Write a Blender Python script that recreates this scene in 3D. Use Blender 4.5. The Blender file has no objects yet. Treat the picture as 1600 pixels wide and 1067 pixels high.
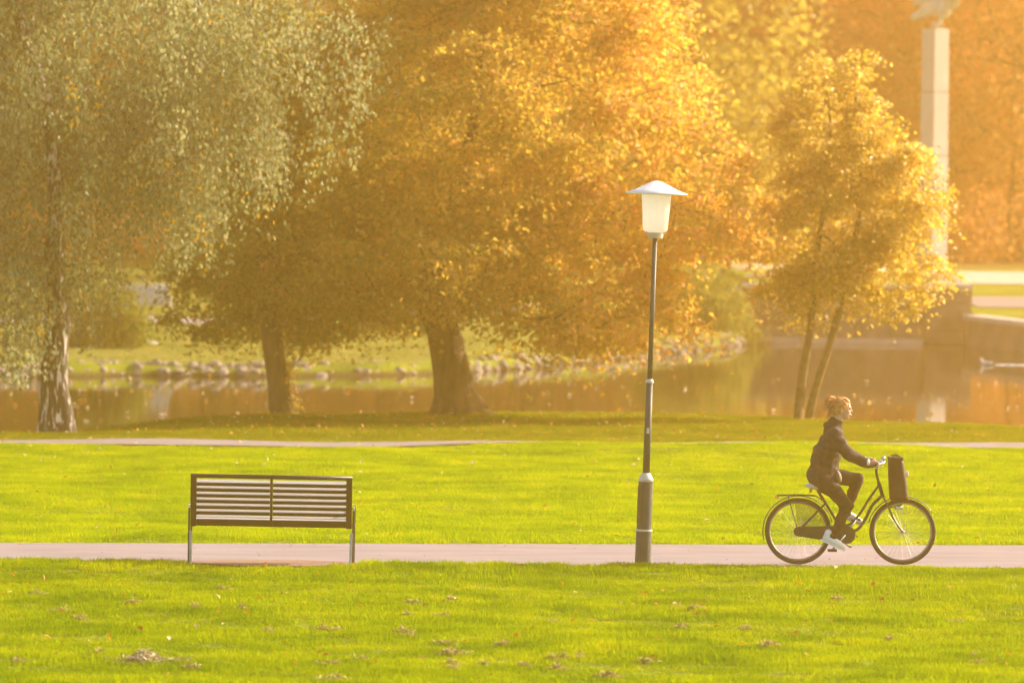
import bpy, bmesh, math, random
import numpy as np
from mathutils import Vector, Matrix, noise as mnoise

S = bpy.context.scene
COL = S.collection
R = math.radians
random.seed(7)
rng = np.random.default_rng(7)

# ------------------------------------------------------------------ camera
CAM_H = 4.13
F_PX = 8889.0                      # focal length in pixels of the 1600 px wide photograph (200 mm lens)
HORIZON = 255.0
ROLL = R(0.6)
PITCH = math.atan((533.5 - HORIZON) / F_PX)
cam_d = bpy.data.cameras.new('camera')
cam = bpy.data.objects.new('camera', cam_d)
COL.objects.link(cam)
cam_d.sensor_width = 36.0
cam_d.lens = 200.0
cam_d.clip_start = 1.0
cam_d.clip_end = 2000.0
FWD = Vector((0, math.cos(PITCH), -math.sin(PITCH)))
R0 = Vector((1, 0, 0))
U0 = R0.cross(FWD)
RGT = (R0 * math.cos(ROLL) + U0 * math.sin(ROLL)).normalized()
UPV = RGT.cross(FWD).normalized()
cam.matrix_world = Matrix.Translation((0, 0, CAM_H)) @ Matrix((
    (RGT.x, UPV.x, -FWD.x, 0), (RGT.y, UPV.y, -FWD.y, 0), (RGT.z, UPV.z, -FWD.z, 0), (0, 0, 0, 1)))
cam_d.dof.use_dof = True
cam_d.dof.focus_distance = 58.4
cam_d.dof.aperture_fstop = 2.7
S.camera = cam
S.render.resolution_x, S.render.resolution_y = 1024, 682

# ------------------------------------------------------------------ sky, sun, exposure
SUN_AZ, SUN_EL = 64.0, 27.0        # azimuth clockwise from +Y (to the right of the view), elevation
W = bpy.data.worlds.new('World')
S.world = W
W.use_nodes = True
wn = W.node_tree
sky = wn.nodes.new('ShaderNodeTexSky')
sky.sky_type = 'NISHITA'
sky.sun_disc = False
sky.sun_elevation = R(SUN_EL)
sky.sun_rotation = R(SUN_AZ)
sky.dust_density = 3.0
sky.air_density = 1.0
bg = wn.nodes['Background']
bg.inputs['Strength'].default_value = 0.15
wn.links.new(sky.outputs[0], bg.inputs['Color'])
sun_d = bpy.data.lights.new('sun', 'SUN')
sun_d.energy = 5.0
sun_d.angle = R(0.8)
sun_d.color = (1.0, 0.87, 0.68)
sun = bpy.data.objects.new('sun', sun_d)
COL.objects.link(sun)
sdir = Vector((math.sin(R(SUN_AZ)) * math.cos(R(SUN_EL)), math.cos(R(SUN_AZ)) * math.cos(R(SUN_EL)), math.sin(R(SUN_EL))))
sun.rotation_euler = sdir.to_track_quat('Z', 'Y').to_euler()
sun.location = (60, 60, 60)
S.view_settings.view_transform = 'Standard'
S.view_settings.look = 'None'
S.view_settings.gamma = 1.0
S.view_settings.use_curve_mapping = False
S.view_settings.exposure = 1.3
S.cycles.use_denoising = True
S.cycles.max_bounces = 8
S.cycles.diffuse_bounces = 4
S.cycles.glossy_bounces = 3
S.cycles.transmission_bounces = 5
S.cycles.volume_bounces = 3
S.cycles.transparent_max_bounces = 8
S.cycles.sample_clamp_indirect = 6.0
HAZE_DENSITY = 0.0030
HAZE_COLOR = (1.0, 0.63, 0.17)
HAZE_G = 0.83

# ------------------------------------------------------------------ helpers
def ray(px, py):
    """direction of the sight line through a photograph pixel"""
    return FWD + RGT * ((px - 800) / F_PX) - UPV * ((py - 533.5) / F_PX)

def G(px, py, z=0.0):
    """ground point at height z"""
    d = ray(px, py)
    t = (z - CAM_H) / d.z
    return Vector((d.x * t, d.y * t, z))

def P(px, py, dist):
    """point at distance y=dist"""
    d = ray(px, py)
    t = dist / d.y
    return Vector((d.x * t, d.y * t, CAM_H + d.z * t))

def tag(o, label=None, cat=None, group=None, kind=None):
    if label: o['label'] = label
    if cat: o['category'] = cat
    if group: o['group'] = group
    if kind: o['kind'] = kind
    return o

def empty(name, loc=(0, 0, 0), rot=(0, 0, 0), **k):
    o = bpy.data.objects.new(name, None)
    o.empty_display_size = 0.2
    o.location = loc
    o.rotation_euler = rot
    COL.objects.link(o)
    return tag(o, **k)

def link(name, me, mat=None, parent=None, smooth=False, **k):
    o = bpy.data.objects.new(name, me)
    COL.objects.link(o)
    if mat is not None and not me.materials:
        me.materials.append(mat)
    if smooth:
        me.polygons.foreach_set('use_smooth', [True] * len(me.polygons))
    if parent is not None:
        o.parent = parent
    return tag(o, **k)

def bm_obj(name, bm, mat=None, parent=None, smooth=False, **k):
    me = bpy.data.meshes.new(name)
    bm.normal_update()
    bm.to_mesh(me)
    bm.free()
    return link(name, me, mat, parent, smooth, **k)

def np_mesh(name, verts, faces_list):
    """verts (n,3); faces_list: list of (m,k) int arrays"""
    me = bpy.data.meshes.new(name)
    verts = np.asarray(verts, dtype=np.float32)
    me.vertices.add(len(verts))
    me.vertices.foreach_set('co', verts.ravel())
    loops = np.concatenate([f.ravel() for f in faces_list]).astype(np.int32)
    tot = np.concatenate([np.full(len(f), f.shape[1], dtype=np.int32) for f in faces_list])
    start = np.concatenate([[0], np.cumsum(tot)[:-1]]).astype(np.int32)
    me.loops.add(len(loops))
    me.loops.foreach_set('vertex_index', loops)
    me.polygons.add(len(tot))
    me.polygons.foreach_set('loop_start', start)
    me.polygons.foreach_set('loop_total', tot)
    me.update(calc_edges=True)
    return me

def box(bm, c, s, rot=None, bevel=0.0):
    r = bmesh.ops.create_cube(bm, size=1.0)
    vs = r['verts']
    bmesh.ops.scale(bm, vec=Vector(s), verts=vs)
    if bevel > 0:
        es = list({e for v in vs for e in v.link_edges})
        rr = bmesh.ops.bevel(bm, geom=es, offset=bevel, segments=2, affect='EDGES', profile=0.6)
        vs = [v for v in rr['verts']]
        vs = list({v for f in rr['faces'] for v in f.verts} | set(vs))
        # every vert connected
        vs = list({w for v in vs for f in v.link_faces for w in f.verts})
    if rot is not None:
        bmesh.ops.rotate(bm, cent=(0, 0, 0), matrix=rot, verts=vs)
    bmesh.ops.translate(bm, vec=Vector(c), verts=vs)
    return vs

def tube(bm, pts, rad, seg=10, cap=True, flat=1.0, up=Vector((0, 1, 0))):
    pts = [Vector(p) for p in pts]
    n = len(pts)
    if not hasattr(rad, '__len__'):
        rad = [rad] * n
    rings = []
    for i, p in enumerate(pts):
        t = (pts[min(i + 1, n - 1)] - pts[max(i - 1, 0)]).normalized()
        a = up - t * up.dot(t)
        if a.length < 1e-3:
            a = Vector((1, 0, 0)) - t * t.x
            if a.length < 1e-3:
                a = Vector((0, 0, 1))
        a.normalize()
        b = t.cross(a)
        rings.append([bm.verts.new(p + a * (rad[i] * flat * math.cos(2 * math.pi * k / seg)) + b * (rad[i] * math.sin(2 * math.pi * k / seg))) for k in range(seg)])
    for i in range(n - 1):
        for k in range(seg):
            bm.faces.new((rings[i][k], rings[i][(k + 1) % seg], rings[i + 1][(k + 1) % seg], rings[i + 1][k]))
    if cap:
        bm.faces.new(rings[0][::-1])
        bm.faces.new(rings[-1])

def ring(bm, c, r, t, seg=64, ts=8, axis='Y', flat=1.0):
    """torus round axis Y"""
    rr = []
    for i in range(seg):
        a = 2 * math.pi * i / seg
        row = []
        for j in range(ts):
            b = 2 * math.pi * j / ts
            q = r + t * math.cos(b)
            row.append(bm.verts.new(Vector(c) + Vector((q * math.cos(a), t * flat * math.sin(b), q * math.sin(a)))))
        rr.append(row)
    for i in range(seg):
        for j in range(ts):
            bm.faces.new((rr[i][j], rr[i][(j + 1) % ts], rr[(i + 1) % seg][(j + 1) % ts], rr[(i + 1) % seg][j]))

def lathe(bm, prof, seg=32, c=(0, 0, 0)):
    rows = []
    c = Vector(c)
    for r, z in prof:
        if r < 1e-5:
            rows.append([bm.verts.new(c + Vector((0, 0, z)))])
        else:
            rows.append([bm.verts.new(c + Vector((r * math.cos(2 * math.pi * k / seg), r * math.sin(2 * math.pi * k / seg), z))) for k in range(seg)])
    for i in range(len(rows) - 1):
        a, b = rows[i], rows[i + 1]
        for k in range(seg):
            k2 = (k + 1) % seg
            if len(a) == 1 and len(b) == 1:
                continue
            if len(a) == 1:
                bm.faces.new((a[0], b[k2], b[k]))
            elif len(b) == 1:
                bm.faces.new((a[k], a[k2], b[0]))
            else:
                bm.faces.new((a[k], a[k2], b[k2], b[k]))

def spline(pts, n=8):
    pts = [Vector(p) for p in pts]
    out = []
    for i in range(len(pts) - 1):
        p0 = pts[max(i - 1, 0)]; p1 = pts[i]; p2 = pts[i + 1]; p3 = pts[min(i + 2, len(pts) - 1)]
        for k in range(n):
            t = k / n
            out.append(0.5 * ((2 * p1) + (p2 - p0) * t + (2 * p0 - 5 * p1 + 4 * p2 - p3) * t * t + (3 * p1 - p0 - 3 * p2 + p3) * t ** 3))
    out.append(pts[-1])
    return out

# ------------------------------------------------------------------ materials
def mat_new(name):
    m = bpy.data.materials.new(name)
    m.use_nodes = True
    nt = m.node_tree
    return m, nt, nt.nodes['Principled BSDF'], nt.nodes['Material Output']

def node(nt, t, **k):
    n = nt.nodes.new(t)
    for a, v in k.items():
        setattr(n, a, v)
    return n

def ramp(nt, stops):
    r = nt.nodes.new('ShaderNodeValToRGB')
    e = r.color_ramp.elements
    e[0].position, e[0].color = stops[0][0], (*stops[0][1], 1)
    e[1].position, e[1].color = stops[-1][0], (*stops[-1][1], 1)
    for p, c in stops[1:-1]:
        x = e.new(p); x.color = (*c, 1)
    return r

def noisy(name, stops, scale=5.0, rough=0.8, bump=0.0, detail=6.0, metal=0.0, coord='Object', stretch=None, spec=0.3, bscale=None, bdist=0.02):
    m, nt, b, o = mat_new(name)
    tc = node(nt, 'ShaderNodeTexCoord')
    src = tc.outputs[coord]
    if coord == 'World':
        pass
    if stretch:
        mp = node(nt, 'ShaderNodeMapping'); mp.inputs['Scale'].default_value = stretch
        nt.links.new(src, mp.inputs['Vector']); src = mp.outputs['Vector']
    nz = node(nt, 'ShaderNodeTexNoise'); nz.inputs['Scale'].default_value = scale; nz.inputs['Detail'].default_value = detail
    nt.links.new(src, nz.inputs['Vector'])
    rp = ramp(nt, stops)
    nt.links.new(nz.outputs['Fac'], rp.inputs['Fac'])
    nt.links.new(rp.outputs['Color'], b.inputs['Base Color'])
    b.inputs['Roughness'].default_value = rough
    b.inputs['Metallic'].default_value = metal
    b.inputs['Specular IOR Level'].default_value = spec
    if bump:
        n2 = node(nt, 'ShaderNodeTexNoise'); n2.inputs['Scale'].default_value = bscale or scale * 3; n2.inputs['Detail'].default_value = 8
        nt.links.new(src, n2.inputs['Vector'])
        bp = node(nt, 'ShaderNodeBump'); bp.inputs['Strength'].default_value = bump; bp.inputs['Distance'].default_value = bdist
        nt.links.new(n2.outputs['Fac'], bp.inputs['Height'])
        nt.links.new(bp.outputs['Normal'], b.inputs['Normal'])
    return m

def leaf_mat(name, stops, trans=0.5, gloss=0.02, grough=0.5, objcolor=False, sat_back=1.0):
    """leaf: per-leaf hue from the 'tone' attribute, diffuse + translucent + waxy gloss"""
    m, nt, b, o = mat_new(name)
    nt.nodes.remove(b)
    at = node(nt, 'ShaderNodeAttribute'); at.attribute_name = 'tone'
    rp = ramp(nt, stops)
    nt.links.new(at.outputs['Fac'], rp.inputs['Fac'])
    c = rp.outputs['Color']
    if objcolor:
        oi = node(nt, 'ShaderNodeObjectInfo')
        mx = node(nt, 'ShaderNodeMix', data_type='RGBA', blend_type='MULTIPLY')
        mx.inputs[0].default_value = 1.0
        nt.links.new(c, mx.inputs[6]); nt.links.new(oi.outputs['Color'], mx.inputs[7])
        c = mx.outputs[2]
    d = node(nt, 'ShaderNodeBsdfDiffuse'); t = node(nt, 'ShaderNodeBsdfTranslucent'); g = node(nt, 'ShaderNodeBsdfGlossy')
    g.inputs['Roughness'].default_value = grough
    g.inputs['Color'].default_value = (0.9, 0.9, 0.85, 1)
    nt.links.new(c, d.inputs['Color'])
    hs = node(nt, 'ShaderNodeHueSaturation'); hs.inputs['Saturation'].default_value = 1.1; hs.inputs['Value'].default_value = 1.5
    nt.links.new(c, hs.inputs['Color'])
    nt.links.new(hs.outputs['Color'], t.inputs['Color'])
    m1 = node(nt, 'ShaderNodeMixShader'); m1.inputs[0].default_value = trans
    nt.links.new(d.outputs[0], m1.inputs[1]); nt.links.new(t.outputs[0], m1.inputs[2])
    m2 = node(nt, 'ShaderNodeMixShader'); m2.inputs[0].default_value = gloss
    nt.links.new(m1.outputs[0], m2.inputs[1]); nt.links.new(g.outputs[0], m2.inputs[2])
    nt.links.new(m2.outputs[0], o.inputs['Surface'])
    return m

def grass_mat(name, stops, trans=0.45):
    """blades: tone by blade mixed with broad patches laid out over the ground"""
    m, nt, b, o = mat_new(name)
    nt.nodes.remove(b)
    at = node(nt, 'ShaderNodeAttribute'); at.attribute_name = 'tone'
    ge = node(nt, 'ShaderNodeNewGeometry')
    n1 = node(nt, 'ShaderNodeTexNoise'); n1.inputs['Scale'].default_value = 0.9; n1.inputs['Detail'].default_value = 7; n1.inputs['Roughness'].default_value = 0.65
    nt.links.new(ge.outputs['Position'], n1.inputs['Vector'])
    ad = node(nt, 'ShaderNodeMath', operation='MULTIPLY_ADD'); ad.inputs[1].default_value = 0.45
    mr = node(nt, 'ShaderNodeMapRange'); mr.inputs['From Min'].default_value = 0.34; mr.inputs['From Max'].default_value = 0.66
    mr.inputs['To Max'].default_value = 0.62
    nt.links.new(n1.outputs['Fac'], mr.inputs['Value'])
    nt.links.new(at.outputs['Fac'], ad.inputs[0]); nt.links.new(mr.outputs['Result'], ad.inputs[2])
    rp = ramp(nt, stops)
    nt.links.new(ad.outputs[0], rp.inputs['Fac'])
    d = node(nt, 'ShaderNodeBsdfDiffuse'); t = node(nt, 'ShaderNodeBsdfTranslucent'); g = node(nt, 'ShaderNodeBsdfGlossy')
    g.inputs['Roughness'].default_value = 0.45
    nt.links.new(rp.outputs['Color'], d.inputs['Color'])
    hs = node(nt, 'ShaderNodeHueSaturation'); hs.inputs['Saturation'].default_value = 1.1; hs.inputs['Value'].default_value = 1.5
    nt.links.new(rp.outputs['Color'], hs.inputs['Color']); nt.links.new(hs.outputs['Color'], t.inputs['Color'])
    m1 = node(nt, 'ShaderNodeMixShader'); m1.inputs[0].default_value = trans
    nt.links.new(d.outputs[0], m1.inputs[1]); nt.links.new(t.outputs[0], m1.inputs[2])
    m2 = node(nt, 'ShaderNodeMixShader'); m2.inputs[0].default_value = 0.004
    nt.links.new(m1.outputs[0], m2.inputs[1]); nt.links.new(g.outputs[0], m2.inputs[2])
    nt.links.new(m2.outputs[0], o.inputs['Surface'])
    return m

M = {}
M['lawn'] = grass_mat('lawn_blades', [(0.0, (0.085, 0.15, 0.001)), (0.35, (0.18, 0.27, 0.001)), (0.7, (0.31, 0.375, 0.002)), (1.0, (0.46, 0.44, 0.006))])
M['near_lawn'] = grass_mat('near_lawn_blades', [(0.0, (0.05, 0.11, 0.001)), (0.3, (0.12, 0.195, 0.001)), (0.65, (0.23, 0.295, 0.001)), (1.0, (0.38, 0.38, 0.004))])
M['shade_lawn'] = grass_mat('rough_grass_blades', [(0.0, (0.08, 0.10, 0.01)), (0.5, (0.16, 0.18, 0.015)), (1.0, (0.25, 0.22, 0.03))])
M['bank_grass'] = grass_mat('bank_grass_blades', [(0.0, (0.13, 0.15, 0.03)), (0.5, (0.23, 0.24, 0.07)), (1.0, (0.36, 0.33, 0.13))])
M['soil'] = noisy('soil_under_grass', [(0.3, (0.07, 0.10, 0.01)), (0.7, (0.14, 0.17, 0.02))], scale=3, rough=1.0, bump=0.6, bscale=30)
M['gravel'] = noisy('pale_pink_gravel', [(0.25, (0.185, 0.152, 0.163)), (0.5, (0.24, 0.20, 0.215)), (0.8, (0.285, 0.24, 0.255))], scale=1.5, rough=0.95, bump=0.25, bscale=60, detail=10, stretch=(0.5, 1.6, 1))
M['bare_soil'] = noisy('trodden_soil', [(0.3, (0.20, 0.12, 0.09)), (0.7, (0.30, 0.19, 0.15))], scale=12, rough=1.0, bump=0.5)
M['bark'] = noisy('dark_bark', [(0.3, (0.05, 0.034, 0.018)), (0.7, (0.17, 0.12, 0.06))], scale=9, rough=0.95, bump=1.0, stretch=(1, 1, 0.22), bscale=16, bdist=0.05)
M['stone'] = noisy('pale_stone', [(0.3, (0.15, 0.12, 0.09)), (0.7, (0.36, 0.31, 0.26))], scale=4, rough=0.9, bump=0.4)
M['bark_young'] = noisy('pale_brown_bark', [(0.3, (0.12, 0.08, 0.035)), (0.7, (0.24, 0.17, 0.08))], scale=9, rough=0.9, bump=0.5)
M['wall'] = noisy('weathered_wall_stone', [(0.3, (0.14, 0.11, 0.09)), (0.7, (0.26, 0.21, 0.17))], scale=2.5, rough=0.9, bump=0.3)
M['coping'] = noisy('pale_coping_stone', [(0.3, (0.45, 0.38, 0.33)), (0.7, (0.6, 0.52, 0.46))], scale=3, rough=0.85, bump=0.2)
M['column'] = noisy('white_stone', [(0.3, (0.46, 0.43, 0.41)), (0.7, (0.58, 0.55, 0.53))], scale=1.5, rough=0.7, bump=0.1)
M['bronze'] = noisy('weathered_bronze', [(0.3, (0.42, 0.44, 0.38)), (0.7, (0.60, 0.60, 0.52))], scale=6, rough=0.6, metal=0.3)
M['bench_dark'] = noisy('dark_painted_steel', [(0.3, (0.010, 0.008, 0.006)), (0.7, (0.017, 0.014, 0.010))], scale=20, rough=0.38, bump=0.05, spec=0.5)
M['bench_pale'] = noisy('pale_slat_surface', [(0.3, (0.48, 0.46, 0.47)), (0.7, (0.60, 0.57, 0.58))], scale=6, rough=0.6, stretch=(0.4, 6, 6))  # pale tone of the bench slats, set against the dark bars
M['galv'] = noisy('galvanised_steel', [(0.3, (0.33, 0.37, 0.42)), (0.7, (0.45, 0.50, 0.56))], scale=14, rough=0.45, metal=0.35)
M['bright_steel'] = noisy('bright_steel', [(0.3, (0.7, 0.7, 0.68)), (0.7, (0.85, 0.84, 0.8))], scale=14, rough=0.3, metal=0.4)
M['pole'] = noisy('grey_green_paint', [(0.3, (0.040, 0.054, 0.052)), (0.7, (0.062, 0.080, 0.076))], scale=7, rough=0.55, bump=0.06, spec=0.4)
M['pole_pale'] = noisy('pale_grey_paint', [(0.3, (0.45, 0.45, 0.43)), (0.7, (0.6, 0.6, 0.57))], scale=9, rough=0.5)
M['hatch'] = noisy('dark_green_hatch_paint', [(0.3, (0.05, 0.05, 0.03)), (0.7, (0.075, 0.075, 0.045))], scale=9, rough=0.6)
M['lamp_cap'] = noisy('white_enamel', [(0.25, (0.62, 0.60, 0.58)), (0.5, (0.82, 0.81, 0.80)), (0.8, (0.86, 0.85, 0.84))], scale=9, rough=0.4, detail=10)
M['tyre'] = noisy('tyre_rubber', [(0.3, (0.03, 0.028, 0.026)), (0.7, (0.05, 0.046, 0.042))], scale=30, rough=0.8)
M['bike'] = noisy('dark_bike_paint', [(0.3, (0.022, 0.02, 0.018)), (0.7, (0.035, 0.032, 0.028))], scale=20, rough=0.3, spec=0.6)
M['rim'] = noisy('worn_alloy', [(0.3, (0.24, 0.21, 0.18)), (0.7, (0.34, 0.30, 0.26))], scale=20, rough=0.5, metal=0.5)
M['chrome'] = noisy('chrome', [(0.3, (0.6, 0.6, 0.6)), (0.7, (0.75, 0.75, 0.75))], scale=20, rough=0.25, metal=0.9)
M['jacket'] = noisy('brown_grey_cloth', [(0.3, (0.022, 0.015, 0.014)), (0.7, (0.060, 0.043, 0.040))], scale=18, rough=0.85, bump=0.5, bscale=9, bdist=0.03)
M['trousers'] = noisy('dark_brown_cloth', [(0.3, (0.026, 0.018, 0.012)), (0.7, (0.045, 0.032, 0.022))], scale=18, rough=0.85, bump=0.3, bscale=10)
M['skin'] = noisy('skin', [(0.3, (0.50, 0.29, 0.21)), (0.7, (0.60, 0.36, 0.27))], scale=8, rough=0.5)
M['hair'] = noisy('auburn_hair', [(0.3, (0.34, 0.13, 0.035)), (0.7, (0.72, 0.36, 0.12))], scale=30, rough=0.5, stretch=(1, 1, 3), bump=0.6, bscale=40)
M['hair_bright'] = leaf_mat('loose_hair', [(0.0, (0.45, 0.2, 0.05)), (1.0, (0.6, 0.3, 0.1))], trans=0.5, gloss=0.1)
M['white_cloth'] = noisy('white_cloth', [(0.3, (0.72, 0.72, 0.74)), (0.7, (0.82, 0.82, 0.84))], scale=20, rough=0.8)
M['shirt'] = noisy('dusty_pink_cloth', [(0.3, (0.26, 0.17, 0.14)), (0.7, (0.34, 0.24, 0.20))], scale=20, rough=0.9)
M['sole'] = noisy('beige_sole', [(0.3, (0.5, 0.42, 0.36)), (0.7, (0.6, 0.5, 0.44))], scale=20, rough=0.8)
M['bag'] = noisy('dark_brown_bag', [(0.3, (0.035, 0.022, 0.012)), (0.7, (0.06, 0.038, 0.022))], scale=12, rough=0.75, bump=0.3)
M['eye'] = noisy('eye', [(0.3, (0.03, 0.02, 0.02)), (0.7, (0.05, 0.03, 0.02))], scale=8, rough=0.2)
M['lip'] = noisy('lips', [(0.3, (0.42, 0.15, 0.13)), (0.7, (0.5, 0.2, 0.17))], scale=8, rough=0.4)
M['saddle'] = noisy('pale_saddle', [(0.3, (0.55, 0.52, 0.55)), (0.7, (0.68, 0.65, 0.68))], scale=12, rough=0.5)
M['reflector'] = noisy('orange_reflector', [(0.3, (0.75, 0.28, 0.05)), (0.7, (0.85, 0.36, 0.08))], scale=12, rough=0.25)
M['white_plastic'] = noisy('white_plastic', [(0.3, (0.75, 0.74, 0.7)), (0.7, (0.85, 0.84, 0.8))], scale=12, rough=0.35)
M['leaf_litter'] = noisy('leaf_litter', [(0.3, (0.12, 0.065, 0.03)), (0.7, (0.22, 0.12, 0.05))], scale=2, rough=1.0, bump=0.5)

# opal lamp glass
m, nt, b, o = mat_new('opal_glass')
b.inputs['Base Color'].default_value = (0.93, 0.91, 0.88, 1)
b.inputs['Roughness'].default_value = 0.35
tr = node(nt, 'ShaderNodeBsdfTranslucent'); tr.inputs['Color'].default_value = (0.93, 0.95, 0.98, 1)
mx = node(nt, 'ShaderNodeMixShader'); mx.inputs[0].default_value = 0.68
nt.links.new(b.outputs[0], mx.inputs[1]); nt.links.new(tr.outputs[0], mx.inputs[2]); nt.links.new(mx.outputs[0], o.inputs['Surface'])
M['opal'] = m
# coat guard: thin dark net
m, nt, b, o = mat_new('sheer_net')
b.inputs['Base Color'].default_value = (0.03, 0.027, 0.02, 1)
tp = node(nt, 'ShaderNodeBsdfTransparent')
mx = node(nt, 'ShaderNodeMixShader'); mx.inputs[0].default_value = 0.28
nt.links.new(tp.outputs[0], mx.inputs[1]); nt.links.new(b.outputs[0], mx.inputs[2]); nt.links.new(mx.outputs[0], o.inputs['Surface'])
M['net'] = m
# birch bark: pale skin broken by dark fissures running up the stem
m, nt, b, o = mat_new('birch_bark')
tc = node(nt, 'ShaderNodeTexCoord'); mp = node(nt, 'ShaderNodeMapping'); mp.inputs['Scale'].default_value = (9.5, 9.5, 1.9)
nt.links.new(tc.outputs['Object'], mp.inputs['Vector'])
nz = node(nt, 'ShaderNodeTexNoise'); nz.inputs['Scale'].default_value = 1.7; nz.inputs['Detail'].default_value = 7; nz.inputs['Distortion'].default_value = 0.8
nt.links.new(mp.outputs[0], nz.inputs['Vector'])
rp = ramp(nt, [(0.50, (0.035, 0.025, 0.02)), (0.56, (0.12, 0.09, 0.07)), (0.60, (0.62, 0.55, 0.52)), (0.8, (0.75, 0.68, 0.64))])
nt.links.new(nz.outputs['Fac'], rp.inputs['Fac']); nt.links.new(rp.outputs[0], b.inputs['Base Color'])
b.inputs['Roughness'].default_value = 0.8
bp = node(nt, 'ShaderNodeBump'); bp.inputs['Strength'].default_value = 0.8; bp.inputs['Distance'].default_value = 0.04
nt.links.new(nz.outputs['Fac'], bp.inputs['Height']); nt.links.new(bp.outputs[0], b.inputs['Normal'])
M['birch'] = m
# water
m, nt, b, o = mat_new('lake_water')
b.inputs['Base Color'].default_value = (0.020, 0.019, 0.009, 1)
b.inputs['Roughness'].default_value = 0.035
b.inputs['IOR'].default_value = 1.33
b.inputs['Specular IOR Level'].default_value = 0.5
tc = node(nt, 'ShaderNodeTexCoord'); mp = node(nt, 'ShaderNodeMapping'); mp.inputs['Scale'].default_value = (0.35, 1.6, 1)
nt.links.new(tc.outputs['Object'], mp.inputs['Vector'])
nz = node(nt, 'ShaderNodeTexNoise'); nz.inputs['Scale'].default_value = 1.6; nz.inputs['Detail'].default_value = 4
nt.links.new(mp.outputs[0], nz.inputs['Vector'])
bp = node(nt, 'ShaderNodeBump'); bp.inputs['Strength'].default_value = 0.035; bp.inputs['Distance'].default_value = 0.05
nt.links.new(nz.outputs['Fac'], bp.inputs['Height']); nt.links.new(bp.outputs[0], b.inputs['Normal'])
M['water'] = m

M['leaf_big'] = leaf_mat('oak_autumn_leaves', [(0.0, (0.30, 0.25, 0.05)), (0.3, (0.42, 0.33, 0.08)), (0.6, (0.58, 0.39, 0.09)), (0.85, (0.66, 0.41, 0.13)), (1.0, (0.66, 0.35, 0.20))], trans=0.55)
M['leaf_olive'] = leaf_mat('olive_autumn_leaves', [(0.0, (0.20, 0.19, 0.03)), (0.5, (0.36, 0.31, 0.06)), (0.85, (0.50, 0.38, 0.045)), (1.0, (0.5, 0.25, 0.03))], trans=0.45)
M['leaf_birch'] = leaf_mat('birch_leaves', [(0.0, (0.10, 0.12, 0.05)), (0.55, (0.22, 0.25, 0.12)), (0.92, (0.34, 0.35, 0.19)), (0.96, (0.45, 0.33, 0.05)), (1.0, (0.6, 0.36, 0.04))], trans=0.4, gloss=0.03)
M['leaf_sapling'] = leaf_mat('maple_leaves', [(0.0, (0.34, 0.26, 0.03)), (0.5, (0.52, 0.38, 0.09)), (0.85, (0.62, 0.47, 0.17)), (1.0, (0.70, 0.56, 0.30))], trans=0.58, gloss=0.05, grough=0.42)
M['leaf_far'] = leaf_mat('far_leaves', [(0.0, (0.65, 0.65, 0.65)), (0.5, (0.8, 0.8, 0.8)), (1.0, (1, 1, 1))], trans=0.55, objcolor=True)
M['leaf_bush'] = leaf_mat('bush_leaves', [(0.0, (0.11, 0.13, 0.02)), (0.6, (0.22, 0.23, 0.05)), (1.0, (0.36, 0.32, 0.10))], trans=0.4)
M['litter'] = leaf_mat('fallen_leaf_litter', [(0.0, (0.22, 0.10, 0.03)), (0.45, (0.50, 0.18, 0.03)), (0.75, (0.55, 0.33, 0.08)), (1.0, (0.75, 0.68, 0.55))], trans=0.2)
M['thatch'] = leaf_mat('dry_thatch', [(0.0, (0.16, 0.13, 0.05)), (0.6, (0.33, 0.28, 0.11)), (1.0, (0.48, 0.42, 0.20))], trans=0.35, gloss=0.02)
M['debris_pale'] = leaf_mat('pale_dry_leaves', [(0.0, (0.12, 0.10, 0.04)), (0.6, (0.34, 0.28, 0.14)), (0.85, (0.6, 0.55, 0.42)), (1.0, (0.8, 0.77, 0.7))], trans=0.3, gloss=0.03)

# ------------------------------------------------------------------ terrain
WATER_Z = -0.45
near_px = [(-500, 695), (0, 674), (130, 668), (200, 659), (300, 650), (430, 644), (700, 641), (850, 641), (1000, 643), (1150, 649), (1300, 655), (1450, 660), (1600, 667), (2100, 690)]
near_sh = [G(x, y, -0.02) for x, y in near_px]
NX = np.array([p.x for p in near_sh]); NY = np.array([p.y for p in near_sh])
NX[0] = -60; NX[-1] = 60
far_px = [(-400, 596), (0, 590), (200, 586), (400, 588), (600, 586), (700, 583), (850, 574), (930, 566), (1000, 558), (1060, 551), (1120, 544), (1168, 537)]
far_sh = [G(x, y, WATER_Z) for x, y in far_px]
WALL_Y = 147.5
WX0, WX1 = P(1160, 480, WALL_Y).x, P(1519, 480, WALL_Y).x
FX = np.array([-90] + [p.x for p in far_sh] + [WX0 + 0.3, WX1, WX1 + 2.2, 60])
FY = np.array([far_sh[0].y] + [p.y for p in far_sh] + [WALL_Y, WALL_Y, WALL_Y - 13, WALL_Y - 40])
PD = np.array([-50, 123, 130, 140, 150, 165, 190, 235, 275, 430.0])
PZ = np.array([-.3, -.25, -.1, .11, .3, .65, 1.1, 1.3, 7.0, 9.0])

def sstep(t):
    t = np.clip(t, 0, 1)
    return t * t * (3 - 2 * t)

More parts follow.
